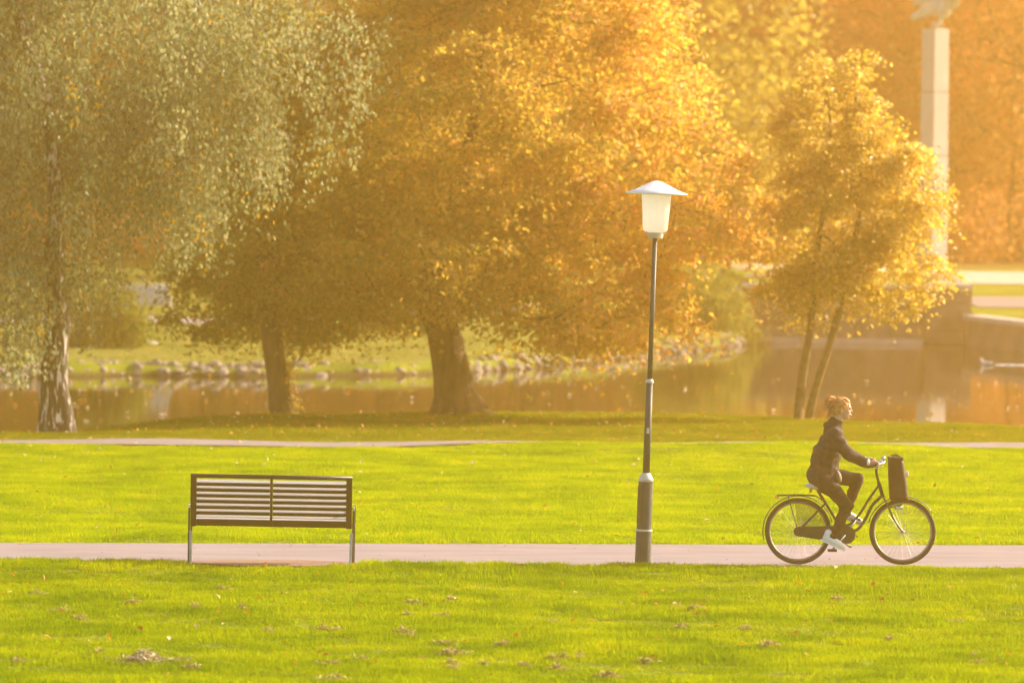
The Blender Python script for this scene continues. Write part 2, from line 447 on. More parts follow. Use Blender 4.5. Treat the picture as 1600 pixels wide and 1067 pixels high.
def terrain(x, y):
    x = np.asarray(x, float); y = np.asarray(y, float)
    yn = np.interp(x, NX, NY); yf = np.interp(x, FX, FY)
    bump = 0.02 * np.sin(x * 1.3 + 0.4 * y) * np.sin(y * 0.9 + 1.7) + 0.015 * np.sin(x * 0.55 + 2) * np.cos(y * 0.5)
    # the path bed is flat
    onpath = sstep(1 - np.clip(np.abs(y - 59.85 - .1 * np.clip(x, -15, 15)) - 1.7, 0, 9) / 1.2)
    bump = bump * (1 - onpath)
    hump = 0.085 * np.exp(-((y - 81.6) / 1.8) ** 2) * sstep((x + 1.0) / 2) * sstep((7 - x) / 2)
    lift = np.interp(x, [-6, -3.45, -3.2, -1.75, -1.4, 0.5, 3, 6], [.075, .045, .01, .01, .05, .045, .025, .0])
    yc = y - .08 * np.clip(x, -15, 15)
    bump = bump + lift * sstep((yc - 56.3) / 1.2) * sstep((58.1 - yc) / .25)
    bump = bump + .014 * np.sin(x * 3.1 + 1.3 * y) * np.sin(y * 4.2 - x * .7) * sstep((57 - y) / 1)
    near = bump + hump
    near = near - 0.09 * sstep((y - (yn - 1.6)) / 1.6)
    near = near + (-0.9 - near) * sstep((y - yn) / 0.9)
    nat = -0.22 + (np.interp(y, PD, PZ) + 0.22) * sstep((y - yf) / 14) + 0.06 * np.sin(x * .8) * np.sin(y * .3)
    wallm = np.interp(y, [0, 165, 190, 235, 275, 430], [1.0, 1.02, 1.1, 1.3, 7.0, 9.0])
    quay = np.interp(y, [0, 150, 163, 178, 235, 275, 430], [0.30, 0.33, 0.5, 1.0, 1.3, 7.0, 9.0])
    w1 = sstep((x - WX0 - 0.1) / 0.4); w2 = sstep((x - WX1 + 0.2) / 0.25)
    built = wallm * (1 - w2) + quay * w2
    far = nat * (1 - w1) + built * w1
    k = np.where(w1 > 0.5, sstep((y - yf + 0.0) / 0.25), sstep((y - yf + 1.2) / 1.4))
    farz = -0.9 + (far + 0.9) * k
    return np.where(y < (yn + yf) / 2, near, farz)

def tz(x, y):
    return float(terrain(x, y))

gx = np.unique(np.concatenate([np.linspace(-150, -30, 14), np.linspace(-30, 30, 141), np.linspace(WX1 - .4, WX1 + .4, 7), np.linspace(WX0 - .2, WX0 + .8, 6), np.linspace(30, 150, 14)]))
gy = np.unique(np.concatenate([np.linspace(-20, 42, 8), np.linspace(42, 98, 141), np.linspace(98, 120, 12), np.linspace(120, 152, 129), np.linspace(152, 240, 60), np.linspace(240, 420, 30)]))
XX, YY = np.meshgrid(gx, gy, indexing='ij')
ZZ = terrain(XX, YY)
nx_, ny_ = XX.shape
V = np.stack([XX, YY, ZZ], -1).reshape(-1, 3)
idx = np.arange(nx_ * ny_).reshape(nx_, ny_)
Fq = np.stack([idx[:-1, :-1], idx[1:, :-1], idx[1:, 1:], idx[:-1, 1:]], -1).reshape(-1, 4)
me = np_mesh('ground', V, [Fq])
# ground material: grass green near and on the far bank, leaf litter under the wood
m, nt, b, o = mat_new('ground_surface')
ge = node(nt, 'ShaderNodeNewGeometry'); sp = node(nt, 'ShaderNodeSeparateXYZ'); nt.links.new(ge.outputs['Position'], sp.inputs[0])
n1 = node(nt, 'ShaderNodeTexNoise'); n1.inputs['Scale'].default_value = 0.8; n1.inputs['Detail'].default_value = 8
nt.links.new(ge.outputs['Position'], n1.inputs['Vector'])
rg = ramp(nt, [(0.3, (0.10, 0.14, 0.008)), (0.5, (0.17, 0.21, 0.012)), (0.7, (0.24, 0.26, 0.02))])
nt.links.new(n1.outputs['Fac'], rg.inputs['Fac'])
rl = ramp(nt, [(0.3, (0.11, 0.06, 0.025)), (0.7, (0.24, 0.14, 0.05))])
nt.links.new(n1.outputs['Fac'], rl.inputs['Fac'])
a1 = node(nt, 'ShaderNodeMath', operation='MULTIPLY_ADD'); a1.inputs[1].default_value = 14.0
nt.links.new(n1.outputs['Fac'], a1.inputs[0]); nt.links.new(sp.outputs['Y'], a1.inputs[2])
mr = node(nt, 'ShaderNodeMapRange'); mr.inputs['From Min'].default_value = 183; mr.inputs['From Max'].default_value = 190
nt.links.new(a1.outputs[0], mr.inputs['Value'])
mx = node(nt, 'ShaderNodeMix', data_type='RGBA'); nt.links.new(mr.outputs['Result'], mx.inputs[0]); nt.links.new(rg.outputs[0], mx.inputs[6]); nt.links.new(rl.outputs[0], mx.inputs[7])
# mud under water level
mr2 = node(nt, 'ShaderNodeMapRange'); mr2.inputs['From Min'].default_value = -0.42; mr2.inputs['From Max'].default_value = -0.32
nt.links.new(sp.outputs['Z'], mr2.inputs['Value'])
mx2 = node(nt, 'ShaderNodeMix', data_type='RGBA'); mx2.inputs[6].default_value = (0.06, 0.045, 0.02, 1)
nt.links.new(mr2.outputs['Result'], mx2.inputs[0]); nt.links.new(mx.outputs[2], mx2.inputs[7])
nt.links.new(mx2.outputs[2], b.inputs['Base Color'])
b.inputs['Roughness'].default_value = 1.0; b.inputs['Specular IOR Level'].default_value = 0.1
n2 = node(nt, 'ShaderNodeTexNoise'); n2.inputs['Scale'].default_value = 14; n2.inputs['Detail'].default_value = 8
nt.links.new(ge.outputs['Position'], n2.inputs['Vector'])
bp = node(nt, 'ShaderNodeBump'); bp.inputs['Strength'].default_value = 0.8; bp.inputs['Distance'].default_value = 0.06
nt.links.new(n2.outputs['Fac'], bp.inputs['Height']); nt.links.new(bp.outputs[0], b.inputs['Normal'])
link('ground', me, m, smooth=True, kind='structure')

# water
bm = bmesh.new()
vs = [bm.verts.new((x, y, WATER_Z)) for x, y in [(-149, 84), (149, 84), (149, 148.2), (-149, 148.2)]]
bm.faces.new(vs)
bm_obj('lake_water', bm, M['water'], kind='structure')

def strip(name, left, right, mat, lift, n=120, kind='structure', thick=0.0):
    """sheet between two polylines [(x,y)...] laid on the terrain"""
    xs = np.linspace(left[0][0], left[-1][0], n)
    lo = np.interp(xs, [p[0] for p in left], [p[1] for p in left])
    hi = np.interp(xs, [p[0] for p in right], [p[1] for p in right])
    rows = []
    k = 7
    for i in range(k):
        y = lo + (hi - lo) * i / (k - 1)
        rows.append(np.stack([xs, y, terrain(xs, y) + lift], -1))
    V = np.stack(rows, 1).reshape(-1, 3)
    ix = np.arange(n * k).reshape(n, k)
    Fq = np.stack([ix[:-1, :-1], ix[1:, :-1], ix[1:, 1:], ix[:-1, 1:]], -1).reshape(-1, 4)
    return link(name, np_mesh(name, V, [Fq]), mat, smooth=True, kind=kind)

P1_NEAR, P1_FAR = 58.2, 61.5
strip('footpath', [(-60, P1_NEAR - 1.2), (-15, P1_NEAR - 1.2), (0, P1_NEAR), (15, P1_NEAR + 1.2), (60, P1_NEAR + 1.2)], [(-60, P1_FAR - 1.8), (-15, P1_FAR - 1.8), (0, P1_FAR), (15, P1_FAR + 1.8), (60, P1_FAR + 1.8)], M['gravel'], 0.012, n=161)
# bare trodden patch under the bench
bl, br = G(306, 884).x, G(545, 886).x
bm = bmesh.new()
ctr = Vector(((bl + br) / 2, 58.1, 0.022))
pp = []
for k in range(40):
    a = 2 * math.pi * k / 40
    pp.append(bm.verts.new(ctr + Vector(((br - bl) * 0.53 * abs(math.cos(a)) ** .5 * (1 if math.cos(a) > 0 else -1), 0.42 * math.sin(a) + 0.05 * math.sin(5 * a), 0))))
bm.faces.new(pp)
bm_obj('bare_soil_patch', bm, M['bare_soil'], kind='structure')

p2n = [(-60, 78), (-7.5, 81.6), (-2.7, 82.1), (-1, 83.0), (0, 83.4), (4, 84.0), (5.5, 84.1), (7.5, 83.9), (60, 88)]
p2f = [(-60, 79.5), (-7.5, 83.0), (-2.7, 83.7), (0, 83.9), (4, 84.5), (7.5, 85.4), (60, 90)]
strip('lakeside_path', p2n, p2f, M['gravel'], 0.02, n=160)
strip('far_bank_path', [(-60, 139), (-8, 139), (-2, 144), (3, 152), (8, 160)], [(-60, 142), (-8, 142), (-2, 147), (3, 155.5), (8, 163.5)], M['gravel'], 0.03, n=100)
strip('terrace_path', [(WX1 + 0.6, 153), (40, 151)], [(WX1 + 0.6, 161), (40, 159)], M['gravel'], 0.03, n=40)
strip('terrace_pale_path', [(WX0 - 1.0, 169), (40, 167)], [(WX0 - 1.0, 176), (40, 174)], M['coping'], 0.03, n=40)

# ------------------------------------------------------------------ leaf / blade meshes
def set_tone(me, tone):
    a = me.attributes.new('tone', 'FLOAT', 'POINT')
    a.data.foreach_set('value', np.asarray(tone, dtype=np.float32))

def unit(v):
    return v / np.maximum(np.linalg.norm(v, axis=-1, keepdims=True), 1e-9)

def vnoise0(x, y, f, seed=0.0):
    return np.array([mnoise.noise(Vector((a * f, b * f, seed))) for a, b in zip(x, y)])

def leaves_mesh(name, c, d, nrm, L, Wd, tone):
    """rhomb leaves, folded along the midrib: c base (n,3), d direction, nrm normal"""
    n = len(c)
    d = unit(d); s = unit(np.cross(d, nrm)); nn = np.cross(s, d)
    L = np.broadcast_to(L, (n,))[:, None]; Wd = np.broadcast_to(Wd, (n,))[:, None]
    v0 = c; v2 = c + d * L - nn * L * 0.12
    v1 = c + d * L * 0.45 + s * Wd * 0.5 + nn * Wd * 0.18
    v3 = c + d * L * 0.45 - s * Wd * 0.5 + nn * Wd * 0.18
    V = np.stack([v0, v1, v2, v3], 1).reshape(-1, 3)
    ix = np.arange(n * 4).reshape(n, 4)
    F = np.concatenate([ix[:, [0, 1, 2]], ix[:, [0, 2, 3]]])
    me = np_mesh(name, V, [F])
    set_tone(me, np.repeat(tone, 4))
    return me

def rand_unit(n):
    v = rng.normal(size=(n, 3))
    return unit(v)

# ------------------------------------------------------------------ trees
def segs_mesh(name, A, B, ra, rb, sides=5):
    """frustums between A and B"""
    n = len(A)
    d = unit(B - A)
    ref = np.where(np.abs(d[:, 2:3]) > 0.9, np.array([[1.0, 0, 0]]), np.array([[0, 0, 1.0]]))
    a = unit(np.cross(d, ref)); b = np.cross(d, a)
    ang = 2 * np.pi * np.arange(sides) / sides
    ca, sa = np.cos(ang)[None, :, None], np.sin(ang)[None, :, None]
    off = a[:, None] * ca + b[:, None] * sa
    VA = A[:, None] + off * ra[:, None, None]; VB = B[:, None] + off * rb[:, None, None]
    V = np.concatenate([VA, VB], 1).reshape(-1, 3)
    base = (np.arange(n) * 2 * sides)[:, None]
    k = np.arange(sides)
    F = np.stack([base + k, base + (k + 1) % sides, base + sides + (k + 1) % sides, base + sides + k], -1).reshape(-1, 4)
    return np_mesh(name, V, [F])

def grow(trunk, clumps, tip=0.006, step=0.45, power=2.3, jit=0.10):
    """trunk: list of points; clumps: (n,3). Returns segments A,B,ra,rb"""
    tr = np.array([list(p) for p in trunk])
    nodes = [tr[i] for i in range(len(tr))]
    par = [-1] + list(range(len(tr) - 1))
    top = tr[len(tr) // 2:]
    order = np.argsort(np.min(np.linalg.norm(clumps[:, None] - top[None], axis=2), axis=1))
    cap = len(tr) + len(clumps) * 14
    arr = np.zeros((cap, 3)); cnt = len(tr); arr[:cnt] = tr
    tmin = max(1, int(len(tr) * 0.45))
    ends = []
    for ci in order:
        t = clumps[ci]
        dd = arr[tmin:cnt] - t
        dist = np.linalg.norm(dd, axis=1) + 0.5 * np.maximum(0, dd[:, 2])
        j = int(np.argmin(dist)) + tmin
        p = arr[j]
        L = np.linalg.norm(t - p)
        k = min(12, max(1, int(round(L / step))))
        prev = j
        for s in range(1, k + 1):
            f = s / k
            q = p + (t - p) * f
            q = q + np.array([0, 0, 0.12 * L * math.sin(math.pi * f)])
            if s < k:
                q = q + rng.normal(size=3) * jit * min(1, L)
            if cnt >= cap: break
            arr[cnt] = q; par.append(prev); prev = cnt; cnt += 1
        ends.append(prev)
    acc = np.zeros(cnt)
    haschild = np.zeros(cnt, bool)
    for i in range(cnt):
        if par[i] >= 0: haschild[par[i]] = True
    acc[~haschild] = tip ** power
    for i in range(cnt - 1, 0, -1):
        if i >= len(tr) or True:
            acc[par[i]] += acc[i]
    r = acc ** (1 / power)
    par = np.array(par)
    i = np.arange(len(tr), cnt)
    A = arr[par[i]]; B = arr[i]
    ra = np.minimum(r[par[i]], r[i] * 1.5); rb = r[i]
    return A, B, ra, rb

def trunk_mesh(name, pts, radii, seg=20, flare=None, wob=0.08, seed=0):
    P_ = spline(pts, 6)
    n = len(P_)
    rr = np.interp(np.linspace(0, len(radii) - 1, n), np.arange(len(radii)), radii)
    bm = bmesh.new()
    rings = []
    base_z = P_[0].z
    for i, p in enumerate(P_):
        t = (P_[min(i + 1, n - 1)] - P_[max(i - 1, 0)]).normalized()
        a = Vector((1, 0, 0)); a = (a - t * a.dot(t)).normalized(); b = t.cross(a)
        row = []
        for k in range(seg):
            th = 2 * math.pi * k / seg
            q = rr[i] * (1 + wob * math.sin(3 * th + seed + i * .08) + wob * .6 * math.sin(5 * th + seed * 2 - i * .1))
            q *= 1 + 0.05 * mnoise.noise(Vector((math.cos(th) * 3, math.sin(th) * 3, p.z * 3 + seed)))
            if flare:
                h = p.z - base_z
                fl = math.exp(-max(h, 0) / flare[1])
                q *= 1 + flare[0] * fl * (0.5 + 0.28 * fl * math.sin(4 * th + flare[2]) + 0.35 * fl * math.sin(7 * th + 1) + .12 * math.sin(11 * th))
            row.append(bm.verts.new(p + a * q * math.cos(th) + b * q * math.sin(th)))
        rings.append(row)
    for i in range(n - 1):
        for k in range(seg):
            bm.faces.new((rings[i][k], rings[i][(k + 1) % seg], rings[i + 1][(k + 1) % seg], rings[i + 1][k]))
    me = bpy.data.meshes.new(name); bm.normal_update(); bm.to_mesh(me); bm.free()
    return me, P_

def in_lobes(lobes, n, dist, shell=0.5):
    """random clump centres inside ellipsoids given in photograph pixels (px,py,rpx,rpy,dy,ry,weight)"""
    s = F_PX / dist
    w = np.array([l[2] * l[3] * l[5] for l in lobes], float); w /= w.sum()
    out = []
    ids = rng.choice(len(lobes), n, p=w)
    for i in ids:
        px, py, rx, rz, dy, ry = lobes[i][:6]
        c = np.array(P(px, py, dist + dy))
        u = rand_unit(1)[0] * rng.random() ** (1 / (3 + 3 * shell))
        out.append(c + u * np.array([rx / s, ry, rz / s]))
    return np.array(out)

def boughs(cl, k, rad, thick):
    n = len(cl)
    sc = np.repeat(.6 + .8 * rng.random(n), k)
    a = rng.random(n * k) * 2 * np.pi; r = rad * np.sqrt(rng.random(n * k)) * sc
    off = np.stack([r * np.cos(a), r * np.sin(a), rng.normal(size=n * k) * thick - .22 * r * r / rad], -1)
    tilt = np.repeat(rng.normal(size=(n, 2)) * .25, k, 0)
    off[:, 2] += off[:, 0] * tilt[:, 0] + off[:, 1] * tilt[:, 1]
    return np.repeat(cl, k, 0) + off

def clump_leaves(name, clumps, per, L, spread, flat=0.45, tone_mu=0.5, tone_clump=0.18, tone_leaf=0.15, droop=0.35, tonefn=None):
    n = len(clumps)
    c = np.repeat(clumps, per, 0)
    tone_c = tone_mu + rng.normal(size=n) * tone_clump
    if tonefn is not None: tone_c = tone_c + tonefn(clumps)
    sc = np.repeat(0.6 + 0.8 * rng.random(n), per)[:, None]
    off = rng.normal(size=(len(c), 3)) * np.array([spread, spread, spread * flat]) * sc
    off[:, 2] -= 0.25 * (off[:, 0] ** 2 + off[:, 1] ** 2) / spread
    c = c + off
    d = rand_unit(len(c)); d[:, 2] = d[:, 2] * 0.5 - droop
    nr = rand_unit(len(c)); nr[:, 2] = np.abs(nr[:, 2]) + 0.5
    tone = np.clip(np.repeat(tone_c, per) + rng.normal(size=len(c)) * tone_leaf, 0, 1)
    ll = L * (0.7 + 0.6 * rng.random(len(c)))
    return leaves_mesh(name, c, d, nr, ll, ll * 0.62, tone)

def make_tree(name, label, dist, trunks, lobes, nclump, per, L, spread, leafmat, barkmat, nb=0, brad=.7, flare=None, tone_mu=0.5, tonefn=None, flat=0.45, wob=0.08, shell=0.5, branch_tip=0.006, seed=0, leaves_fn=None, cat='tree', group=None):
    base = Vector(trunks[0][0][0])
    root = empty(name, base, label=label, cat=cat, group=group)
    root_m = Matrix.Translation(-base)
    clumps = in_lobes(lobes, nclump, dist, shell)
    keep = clumps[:, 2] > np.maximum(terrain(clumps[:, 0], clumps[:, 1]), WATER_Z) + 0.55
    clumps = clumps[keep]
    bough_c = clumps
    if nb:
        clumps = boughs(clumps, nb, brad, .10)
        keep = clumps[:, 2] > np.maximum(terrain(clumps[:, 0], clumps[:, 1]), WATER_Z) + 0.55
        clumps = clumps[keep]
    all_c = clumps
    if nb: clumps = np.concatenate([bough_c, clumps[rng.choice(len(clumps), min(len(clumps), len(bough_c) * 3), replace=False)]])
    share = rng.integers(0, len(trunks), len(clumps))
    if len(trunks) > 1:
        tops = np.array([list(t[0][-1]) for t in trunks])
        share = np.argmin(np.linalg.norm(clumps[:, None, :] - tops[None], axis=2), 1)
    for ti, (pts, radii) in enumerate(trunks):
        tm, pl = trunk_mesh('trunk', pts, radii, flare=flare, wob=wob, seed=seed + ti)
        tm.transform(root_m)
        link('trunk', tm, barkmat, root, smooth=True)
        cl = clumps[share == ti]
        A, B, ra, rb = grow(pl, cl, tip=branch_tip)
        lim = radii[-1] * 0.8 if radii[-1] > 0.05 else radii[len(radii) // 2] * 0.7
        ra = np.minimum(ra, lim); rb = np.minimum(rb, lim)
        bmme = segs_mesh('branches', A, B, ra, rb)
        bmme.transform(root_m)
        link('branches', bmme, barkmat, root, smooth=True, kind='stuff')
    if leaves_fn:
        lm = leaves_fn(all_c)
    else:
        lm = clump_leaves('crown', all_c, per, L, spread, flat=flat, tone_mu=tone_mu, tonefn=tonefn)
    lm.transform(root_m)
    link('crown', lm, leafmat, root, kind='stuff')
    return root

# big spreading tree in the middle
D1 = G(712, 648).y
def gz(px, py, dist=None):
    g = G(px, py); return Vector((g.x, g.y, tz(g.x, g.y)))
b1 = gz(712, 648)
def at(px, py, d, dy=0): return P(px, py, d + dy)
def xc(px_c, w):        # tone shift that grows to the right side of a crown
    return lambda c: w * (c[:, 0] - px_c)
tr = [b1 - Vector((0, 0, .12)), at(708, 615, D1), at(699, 560, D1), at(690, 515, D1), at(672, 470, D1), at(680, 400, D1, .3), at(720, 300, D1, .4), at(745, 160, D1, .3), at(760, 20, D1, .3), at(765, -180, D1)]
make_tree('broad_tree', 'wide spreading orange autumn tree with thick flared trunk at the water edge', D1,
          [(tr, [.44, .31, .285, .27, .24, .18, .13, .09, .06, .03])],
          [(780, 130, 330, 250, 0, 3.6), (720, 372, 290, 115, 0, 3.3), (690, 455, 90, 32, -1.2, .7), (780, 470, 100, 32, -1.0, .8), (1050, 300, 130, 125, 0, 2.2), (920, 430, 140, 95, -.5, 2.4), (560, 350, 150, 150, 0, 2.5),
           (780, -120, 260, 160, 0, 3.2), (980, 180, 110, 100, 0, 2), (850, 460, 120, 45, -1.0, 1.6), (560, 485, 90, 30, .8, 1.0), (620, 450, 150, 45, 1.0, 1.4), (720, 350, 170, 90, -1.8, .9), (740, 250, 180, 130, -2.2, 1.0), (1000, 430, 60, 80, 0, 1.2)],
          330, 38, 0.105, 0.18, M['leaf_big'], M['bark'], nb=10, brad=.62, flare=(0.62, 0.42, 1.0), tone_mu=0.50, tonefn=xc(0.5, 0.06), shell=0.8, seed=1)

bt = bpy.data.objects['broad_tree']
for k, (a, ln, r0) in enumerate(((-.15, .95, .15), (-.9, .8, .13), (3.5, .7, .12), (-1.7, .7, .13), (-2.4, .75, .12), (.6, .8, .12))):
    bm = bmesh.new()
    dv = Vector((math.cos(a), math.sin(a), 0)); sv = Vector((-dv.y, dv.x, 0))
    gp = lambda t, h, w=0: dv * t + sv * w + Vector((0, 0, tz(b1.x + (dv * t).x, b1.y + (dv * t).y) - b1.z + h))
    tube(bm, spline([gp(.12, .42), gp(.33, .16), gp(.33 + ln * .35, .05, .05), gp(.33 + ln * .75, -.01, -.04), gp(.33 + ln, -.08)], 5), [r0 * (1 - .75 * i / 20) for i in range(21)], 9)
    bm_obj('root', bm, M['bark'], bt, smooth=True)

# second tree, left of it
D2 = G(442, 645).y
b2 = gz(442, 645)
tr = [b2 - Vector((0, 0, .1)), at(436, 600, D2), at(427, 540, D2), at(420, 480, D2), at(415, 420, D2), at(410, 330, D2), at(400, 200, D2), at(395, 60, D2), at(390, -60, D2)]
make_tree('leaning_tree', 'smaller olive-leaved tree with dark leaning trunk left of the broad tree', D2 + .6,
          [(tr, [.20, .185, .17, .155, .135, .11, .08, .05, .03])],
          [(430, 400, 150, 95, .5, 2.0), (335, 440, 75, 70, .3, 1.1), (300, 485, 50, 40, .2, .7), (540, 420, 80, 60, .4, 1.0), (450, 250, 150, 160, 1.0, 2.2), (470, 440, 90, 55, -.8, 0.8), (500, 470, 90, 50, 0, 1.0), (500, 535, 28, 28, 0, .5), (305, 520, 30, 35, 0, .4), (470, 510, 70, 20, .3, .8), (420, 90, 150, 120, 1, 2)],
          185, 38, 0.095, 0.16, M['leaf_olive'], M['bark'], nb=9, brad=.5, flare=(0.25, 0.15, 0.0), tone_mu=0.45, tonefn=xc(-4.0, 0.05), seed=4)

# birch: hanging strands
D3 = G(90, 676).y
def birch_leaves(cl):
    C, Dr, T = [], [], []
    cnts = np.where(rng.random(len(cl)) < np.interp(cl[:, 0], [-5.2, -4.2, -3.2], [0, .55, 1.0]), 2, 7)
    cl = np.repeat(cl, cnts, 0); cl = cl + rng.normal(size=cl.shape) * np.array([.19, .19, .14])
    for p in cl:
        ln = rng.uniform(0.5, 1.5)
        k = int(ln / 0.034)
        gz_ = tz(p[0], p[1])
        ln = min(ln, max(0.25, p[2] - gz_ - 0.75))
        f = rng.random(k)
        lean = rng.normal(size=2) * 0.10
        q = np.stack([p[0] + lean[0] * f * ln, p[1] + lean[1] * f * ln, p[2] - f * ln], -1)
        wid = 0.05 + 0.10 * np.sin(np.pi * np.clip(f, 0, 1))
        q += rng.normal(size=(k, 3)) * np.stack([wid, wid, wid * .5], -1)
        C.append(q)
        dd = rand_unit(k); dd[:, 2] = -0.8 - rng.random(k)
        Dr.append(dd)
        t = 0.45 + rng.normal() * 0.28
        if rng.random() < 0.012: t = 2.0
        T.append(np.clip(t + rng.normal(size=k) * 0.13, 0, .93) if t < 1.5 else np.full(k, 1.0))
    C = np.concatenate(C); Dr = np.concatenate(Dr); T = np.concatenate(T)
    nr = rand_unit(len(C))
    ll = 0.065 + 0.04 * rng.random(len(C))
    return leaves_mesh('crown', C, Dr, nr, ll, ll * 0.6, T)
b3 = gz(90, 676)
tr = [b3 - Vector((0, 0, .1)), at(88, 640, D3), at(84, 600, D3), at(86, 560, D3), at(92, 500, D3), at(84, 430, D3), at(88, 330, D3), at(78, 200, D3), at(50, 90, D3), at(22, 0, D3), at(10, -150, D3)]
make_tree('birch_tree', 'weeping birch with white and black bark and hanging grey-green foliage', D3,
          [(tr, [.30, .25, .21, .20, .19, .17, .13, .10, .09, .07, .04])],
          [(140, 10, 320, 200, .5, 2.6), (120, 230, 240, 120, .5, 2.2), (10, 420, 110, 95, .3, 1.5), (120, 360, 75, 80, .2, 1.3), (60, 380, 80, 80, -.9, .6), (440, 10, 150, 130, .5, 1.3), (320, 180, 110, 120, 0, 1.4), (440, 150, 80, 110, 0, 1.1), (510, 60, 75, 110, .3, 1.0), (100, -170, 250, 100, 0, 2.0), (-150, 200, 150, 250, 0, 2)],
          440, 0, 0, 0, M['leaf_birch'], M['birch'], flare=(0.2, 0.25, 0.5), leaves_fn=birch_leaves, seed=9, branch_tip=0.004)

# two-stemmed young tree behind the rider
D4 = G(1255, 655.5).y
ba = gz(1247, 656); bb = gz(1262, 655)
t1 = [ba - Vector((0, 0, .08)), at(1252, 600, D4), at(1262, 540, D4), at(1270, 480, D4), at(1276, 400, D4), at(1290, 300, D4), at(1298, 220, D4), at(1294, 160, D4)]
t2 = [bb - Vector((0, 0, .08)), at(1272, 615, D4), at(1293, 550, D4), at(1310, 490, D4), at(1325, 420, D4), at(1343, 330, D4), at(1343, 230, D4), at(1335, 130, D4)]
make_tree('young_tree', 'slender two-stemmed young tree with yellowish leaves behind the cyclist', D4,
          [(t1, [.095, .075, .065, .06, .05, .04, .03, .015]), (t2, [.085, .065, .06, .055, .05, .04, .03, .015])],
          [(1310, 330, 110, 90, 0, 1.2), (1370, 420, 110, 55, 0, 1.1), (1228, 415, 45, 45, 0, .6), (1290, 190, 75, 80, 0, 1.0), (1335, 100, 35, 45, 0, .5), (1430, 310, 50, 55, 0, .8),
           (1380, 240, 55, 60, 0, .8), (1290, 440, 60, 45, 0, .8), (1290, 130, 40, 40, 0, .5)],
          150, 32, 0.088, 0.13, M['leaf_sapling'], M['bark_young'], nb=6, brad=.28, tone_mu=0.5, seed=14, wob=0.03, branch_tip=0.004)

# ---- background trees: three shared forms, each copy its own thing with its own leaf colour
def far_proto(kind, seed):
    h = 15.0
    if kind == 0: lob = [(0, 0, 8.5, 4.6, 4.2, 6.2), (1.5, 0, 5.5, 4.4, 4, 3.2), (-1.8, 0, 11, 3.6, 3.4, 3.6)]
    elif kind == 1: lob = [(0, 0, 7.5, 3.2, 3.0, 7.0), (.5, 0, 12, 2.4, 2.3, 3.4), (0, 0, 4, 3.4, 3.2, 3.0)]
    else: lob = [(-2, 0, 8, 4, 4, 5.2), (2.4, .5, 9, 3.6, 3.8, 5.5), (0, 0, 4.5, 5.0, 4.4, 2.8)]
    cl = []
    for (x, y, z, rx, ry, rz) in lob:
        n = int(300 * rx * ry * rz / 100)
        u = rand_unit(n) * (rng.random(n) ** (1 / 5))[:, None]
        cl.append(np.array([x, y, z]) + u * np.array([rx, ry, rz]))
    cl = np.concatenate(cl); cl = cl[cl[:, 2] > 1.3]
    tr = [Vector((0, 0, -.3)), Vector((.05, 0, 1.5)), Vector((-.1, .1, 3.5)), Vector((.1, 0, 6)), Vector((0, 0, 10))]
    tm, pl = trunk_mesh('trunk', tr, [.42, .34, .3, .22, .08], seg=10, seed=seed)
    A, B, ra, rb = grow(pl, cl[rng.choice(len(cl), 160)], step=1.2, tip=.03)
    bmh = segs_mesh('branches', A, B, np.minimum(ra, .18), np.minimum(rb, .18), 4)
    lm = clump_leaves('crown', cl, 26, 0.30, 0.55, tone_mu=.5, tone_clump=.22)
    return tm, bmh, lm
protos = [far_proto(k, 20 + k) for k in range(3)]
def far_tree(name, label, px, dist, kind, sc, color, rot=0.0, group='trees of the wood beyond the lake'):
    p = P(px, 400, dist); z = tz(p.x, dist)
    root = empty(name, (p.x, dist, z), (0, 0, rot), label=label, cat='tree', group=group)
    root.scale = sc
    tm, bmh, lm = protos[kind]
    link('trunk', tm, M['bark'], root, smooth=True); link('branches', bmh, M['bark'], root, kind='stuff')
    o = link('crown', lm, M['leaf_far'], root, kind='stuff')
    o.color = (*color, 1)
    return root
ORG = (0.70, 0.36, 0.17); YEL = (0.42, 0.36, 0.09); OLV = (0.30, 0.25, 0.045); RUS = (0.68, 0.30, 0.15); GLD = (0.66, 0.42, 0.17)  # autumn tints; orange, rust and gold carry added peach haze glow in the colour
far_tree('lime_tree', 'tall yellow-green tree beyond the lake right of the broad tree', 1075, 172, 1, (1.15, 1.0, 1.05), YEL, .4)
